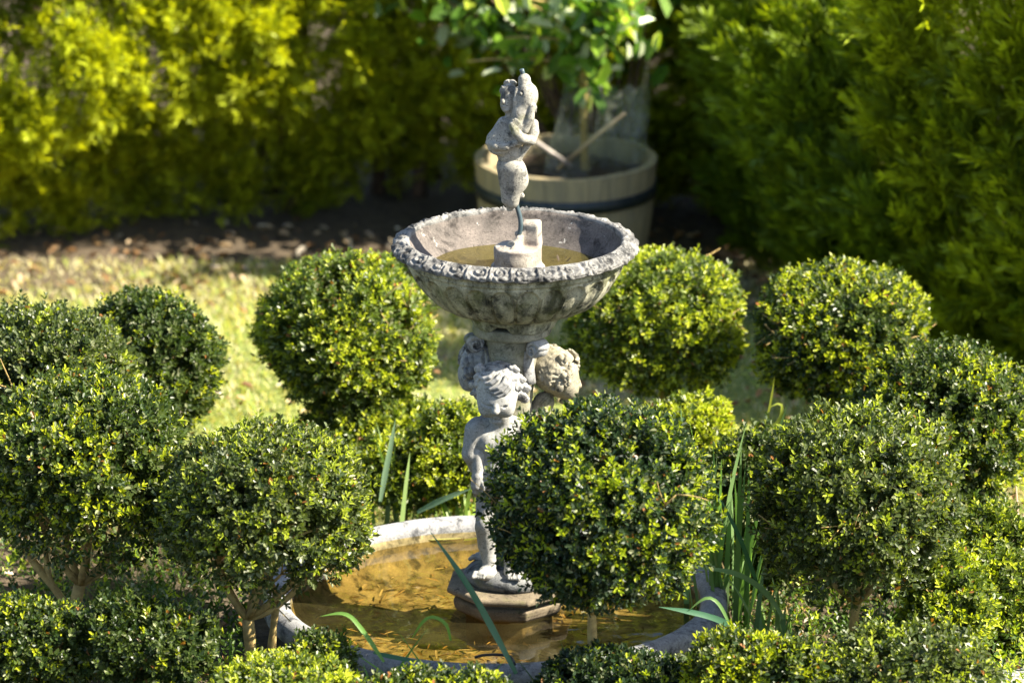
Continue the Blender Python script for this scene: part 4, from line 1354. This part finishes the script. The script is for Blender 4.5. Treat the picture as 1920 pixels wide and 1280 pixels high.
IR = (.15, .24, .09)
clump('iris_clump', 1372, .02, 34, .34, .70, .014, .036, 'tall upright grey-green strap leaves at the right rim of the pool', 'iris', IR, curve=.1)
clump('iris_clump', 1452, -.15, 11, .16, .32, .019, .03, 'short broad strap leaves right of the tall upright clump', 'iris', IR, curve=.22)
clump('iris_clump', 1200, .62, 7, .34, .47, .018, .03, 'few pointed strap leaves showing behind the top of the big front bush', 'iris', IR, curve=.08)
clump('iris_clump', 725, .70, 8, .20, .42, .017, .025, 'pale strap leaves standing behind the left rim of the pool', 'iris', (.2, .28, .1), curve=.15)
clump('iris_clump', 860, .66, 14, .12, .26, .016, .028, 'arching green leaves over the back rim beside the cherub', 'iris', (.2, .3, .05), curve=.7)
clump('grass_tuft', 1090, -.70, 10, .18, .34, .013, .02, 'dark upright grass tuft left of the front bush stem', 'grass tuft', (.05, .12, .025), curve=.2)
clump('grass_tuft', 855, -.75, 11, .16, .30, .009, .025, 'arching bright grass blades at the middle of the front rim', 'grass tuft', (.12, .26, .03), curve=.9)
clump('grass_tuft', 690, -.72, 14, .18, .33, .009, .025, 'curling grass blades at the front left of the pool rim', 'grass tuft', (.12, .26, .03), curve=.9)
clump('grass_tuft', 640, .85, 22, .1, .3, .009, .03, 'dry mixed grass under the sunlit ball behind the pool', 'grass tuft', (.36, .34, .10), curve=.5)
clump('grass_tuft', 270, -.4, 12, .15, .32, .010, .03, 'green grass blades between the two left box balls', 'grass tuft', (.10, .24, .025), curve=.7)
clump('grass_tuft', 1470, -.55, 12, .12, .28, .009, .03, 'green grass blades behind the rounded mound at the right', 'grass tuft', (.12, .26, .03), curve=.6)
clump('grass_tuft', 1670, -.85, 9, .12, .22, .009, .04, 'thin grass blades standing in the glinting mound at the right', 'grass tuft', (.14, .26, .03), curve=.4)
clump('grass_tuft', 1820, -.7, 8, .12, .2, .012, .03, 'wide bright grass blades in the bottom right corner', 'grass tuft', (.16, .30, .04), curve=.6)
clump('grass_tuft', 420, -.5, 6, .12, .25, .009, .04, 'short grass blades left of the two pale stems', 'grass tuft', (.12, .26, .03), curve=.6)


def strap(name, pts, W, colr, label, mat=None, cat='leaf blade'):
    pts = resample(np.array(pts), .012); n = len(pts)
    t = norm(np.gradient(pts, axis=0)); view = norm(CAM - pts)
    s = norm(np.cross(t, view + [.2, 0, .25]))
    q_ = np.linspace(0, 1, n)
    wd = W * np.interp(q_, [0, .3, .7, 1], [.55, 1, .8, .04])
    nn = norm(np.cross(s, t))
    V = np.stack([pts - s * wd[:, None] / 2, pts - nn * wd[:, None] * .12, pts + s * wd[:, None] / 2], 1).reshape(-1, 3)
    i = np.arange(n - 1)[:, None] * 3
    Q = np.concatenate([i + [0, 1, 4, 3], i + [1, 2, 5, 4]])
    A = Acc(); A.add(V, Q, None, np.array([colr]))
    return tag(A.mesh(name, mat or M_iris), label, cat)


strap('iris_leaf', [P(968, 1262, -.70), P(930, 1190, -.69), P(875, 1090, -.68), P(806, 995, -.66)], .017, (.05, .14, .075), 'long dark blue-green blade leaning across the pool')
strap('iris_leaf', [P(1425, 1110, -.2), P(1415, 1080, -.25), P(1385, 1000, -.3), P(1340, 915, -.3)], .012, (.05, .13, .07), 'thin dark blade crossing the tall upright clump')
strap('iris_leaf', [P(1470, 1160, -.25), P(1440, 1110, -.25), P(1380, 1070, -.27), P(1300, 1064, -.3)], .015, (.16, .25, .10), 'pale arching blade over the right end of the pool rim')
strap('iris_leaf', [P(1400, 1190, -.55), P(1350, 1160, -.5), P(1290, 1145, -.5), P(1235, 1137, -.5)], .016, (.06, .15, .08), 'blue-green blade hanging over the front right rim into the pool')
strap('grass_stalk', [P(1370, 1175, -.5), P(1350, 1130, -.5), P(1325, 1115, -.5), P(1290, 1145, -.5)], .009, (.12, .22, .06), 'thin looping blade above the front right rim')
strap('grass_stalk', [P(1425, 830, .75), P(1440, 780, .75), P(1448, 740, .75), P(1452, 705, .75)], .007, (.35, .38, .05), 'tall yellow seed stalk against the shaded lawn at right', M_grass)
strap('grass_stalk', [P(1425, 815, .75), P(1465, 790, .75), P(1468, 750, .74), P(1440, 765, .74)], .010, (.35, .40, .06), 'hooked yellow leaf beside the seed stalk at right', M_grass)
strap('grass_stalk', [P(845, 1200, -.7), P(838, 1165, -.7), P(800, 1150, -.7), P(770, 1200, -.7)], .009, (.14, .28, .04), 'thin green blade arched over the front rim left of the dark blade', M_grass)
strap('grass_stalk', [P(720, 1240, -.74), P(680, 1180, -.72), P(650, 1145, -.7), P(600, 1155, -.7)], .012, (.14, .28, .05), 'bright blade bending left over the front left rim', M_grass)
strap('iris_leaf', [P(700, 1222, -.7), P(740, 1232, -.72), P(790, 1240, -.74)], .012, (.05, .13, .06), 'dark blade lying along the front rim')
strap('iris_leaf', [P(713, 940, .62), P(722, 890, .62), P(732, 840, .62), P(742, 785, .62)], .016, (.22, .33, .2), 'single pale upright blade behind the left rim of the pool')
strap('iris_leaf', [P(782, 960, .62), P(830, 935, .6), P(885, 915, .58)], .016, (.2, .3, .18), 'pale blade slanting to the cherub knee over the back rim')
strap('dry_stalk', [P(545, 1165, -.45), P(520, 1140, -.44), P(505, 1120, -.43)], .004, (.4, .3, .15), 'thin pale stalk beside the second pale stem')

# cable running over the rim
A = Acc(); tube(A, resample([P(890, 1232, -.585), P(905, 1227, -.58), P(935, 1226, -.575), P(960, 1230, -.58), P(965, 1245, -.62)], .008), .0035, 8)
tag(A.mesh('pump_cable', M_cable), 'thin black cable lying over the front rim of the pool', 'cable')
# dry twigs at the right edge
root = empty('dry_twigs', (P(1900, 1000, .6)[0], .6, 0), 'bare pale pinkish twigs standing at the right edge above the lawn', 'twigs')
A = Acc()
for (x0, y0, x1, y1) in ((1905, 1040, 1890, 940), (1915, 1050, 1905, 910), (1882, 1010, 1880, 970), (1920, 1040, 1935, 930), (1900, 990, 1925, 960)):
    b_ = P(x0, y0, .6); tube(A, [b_ * [1, 1, 0] + [0, 0, 0], b_, P(x1, y1, .6)], [.004, .004, .002], 6)
A.mesh('stems', plain('twig_bark', (.5, .36, .25), (.35, .22, .15), .8, 30), root)
# flat stone at the bottom right
c0 = G(1905, 1290, 0.02)
V, Q = lathe(resample([(.001, .045), (.10, .045), (.12, .040), (.128, .02), (.12, -.01)], .008), 40, c0[0] + .02, c0[1] - .02,
             lambda r, z, a, i: (r * (1 + .12 * np.sin(3 * a + 1) + .05 * np.sin(5 * a)), z))
tag(mk('paving_stone', V, Q[:, ::-1], M_paver), 'flat grey stone just showing in the bottom right corner', 'stone')
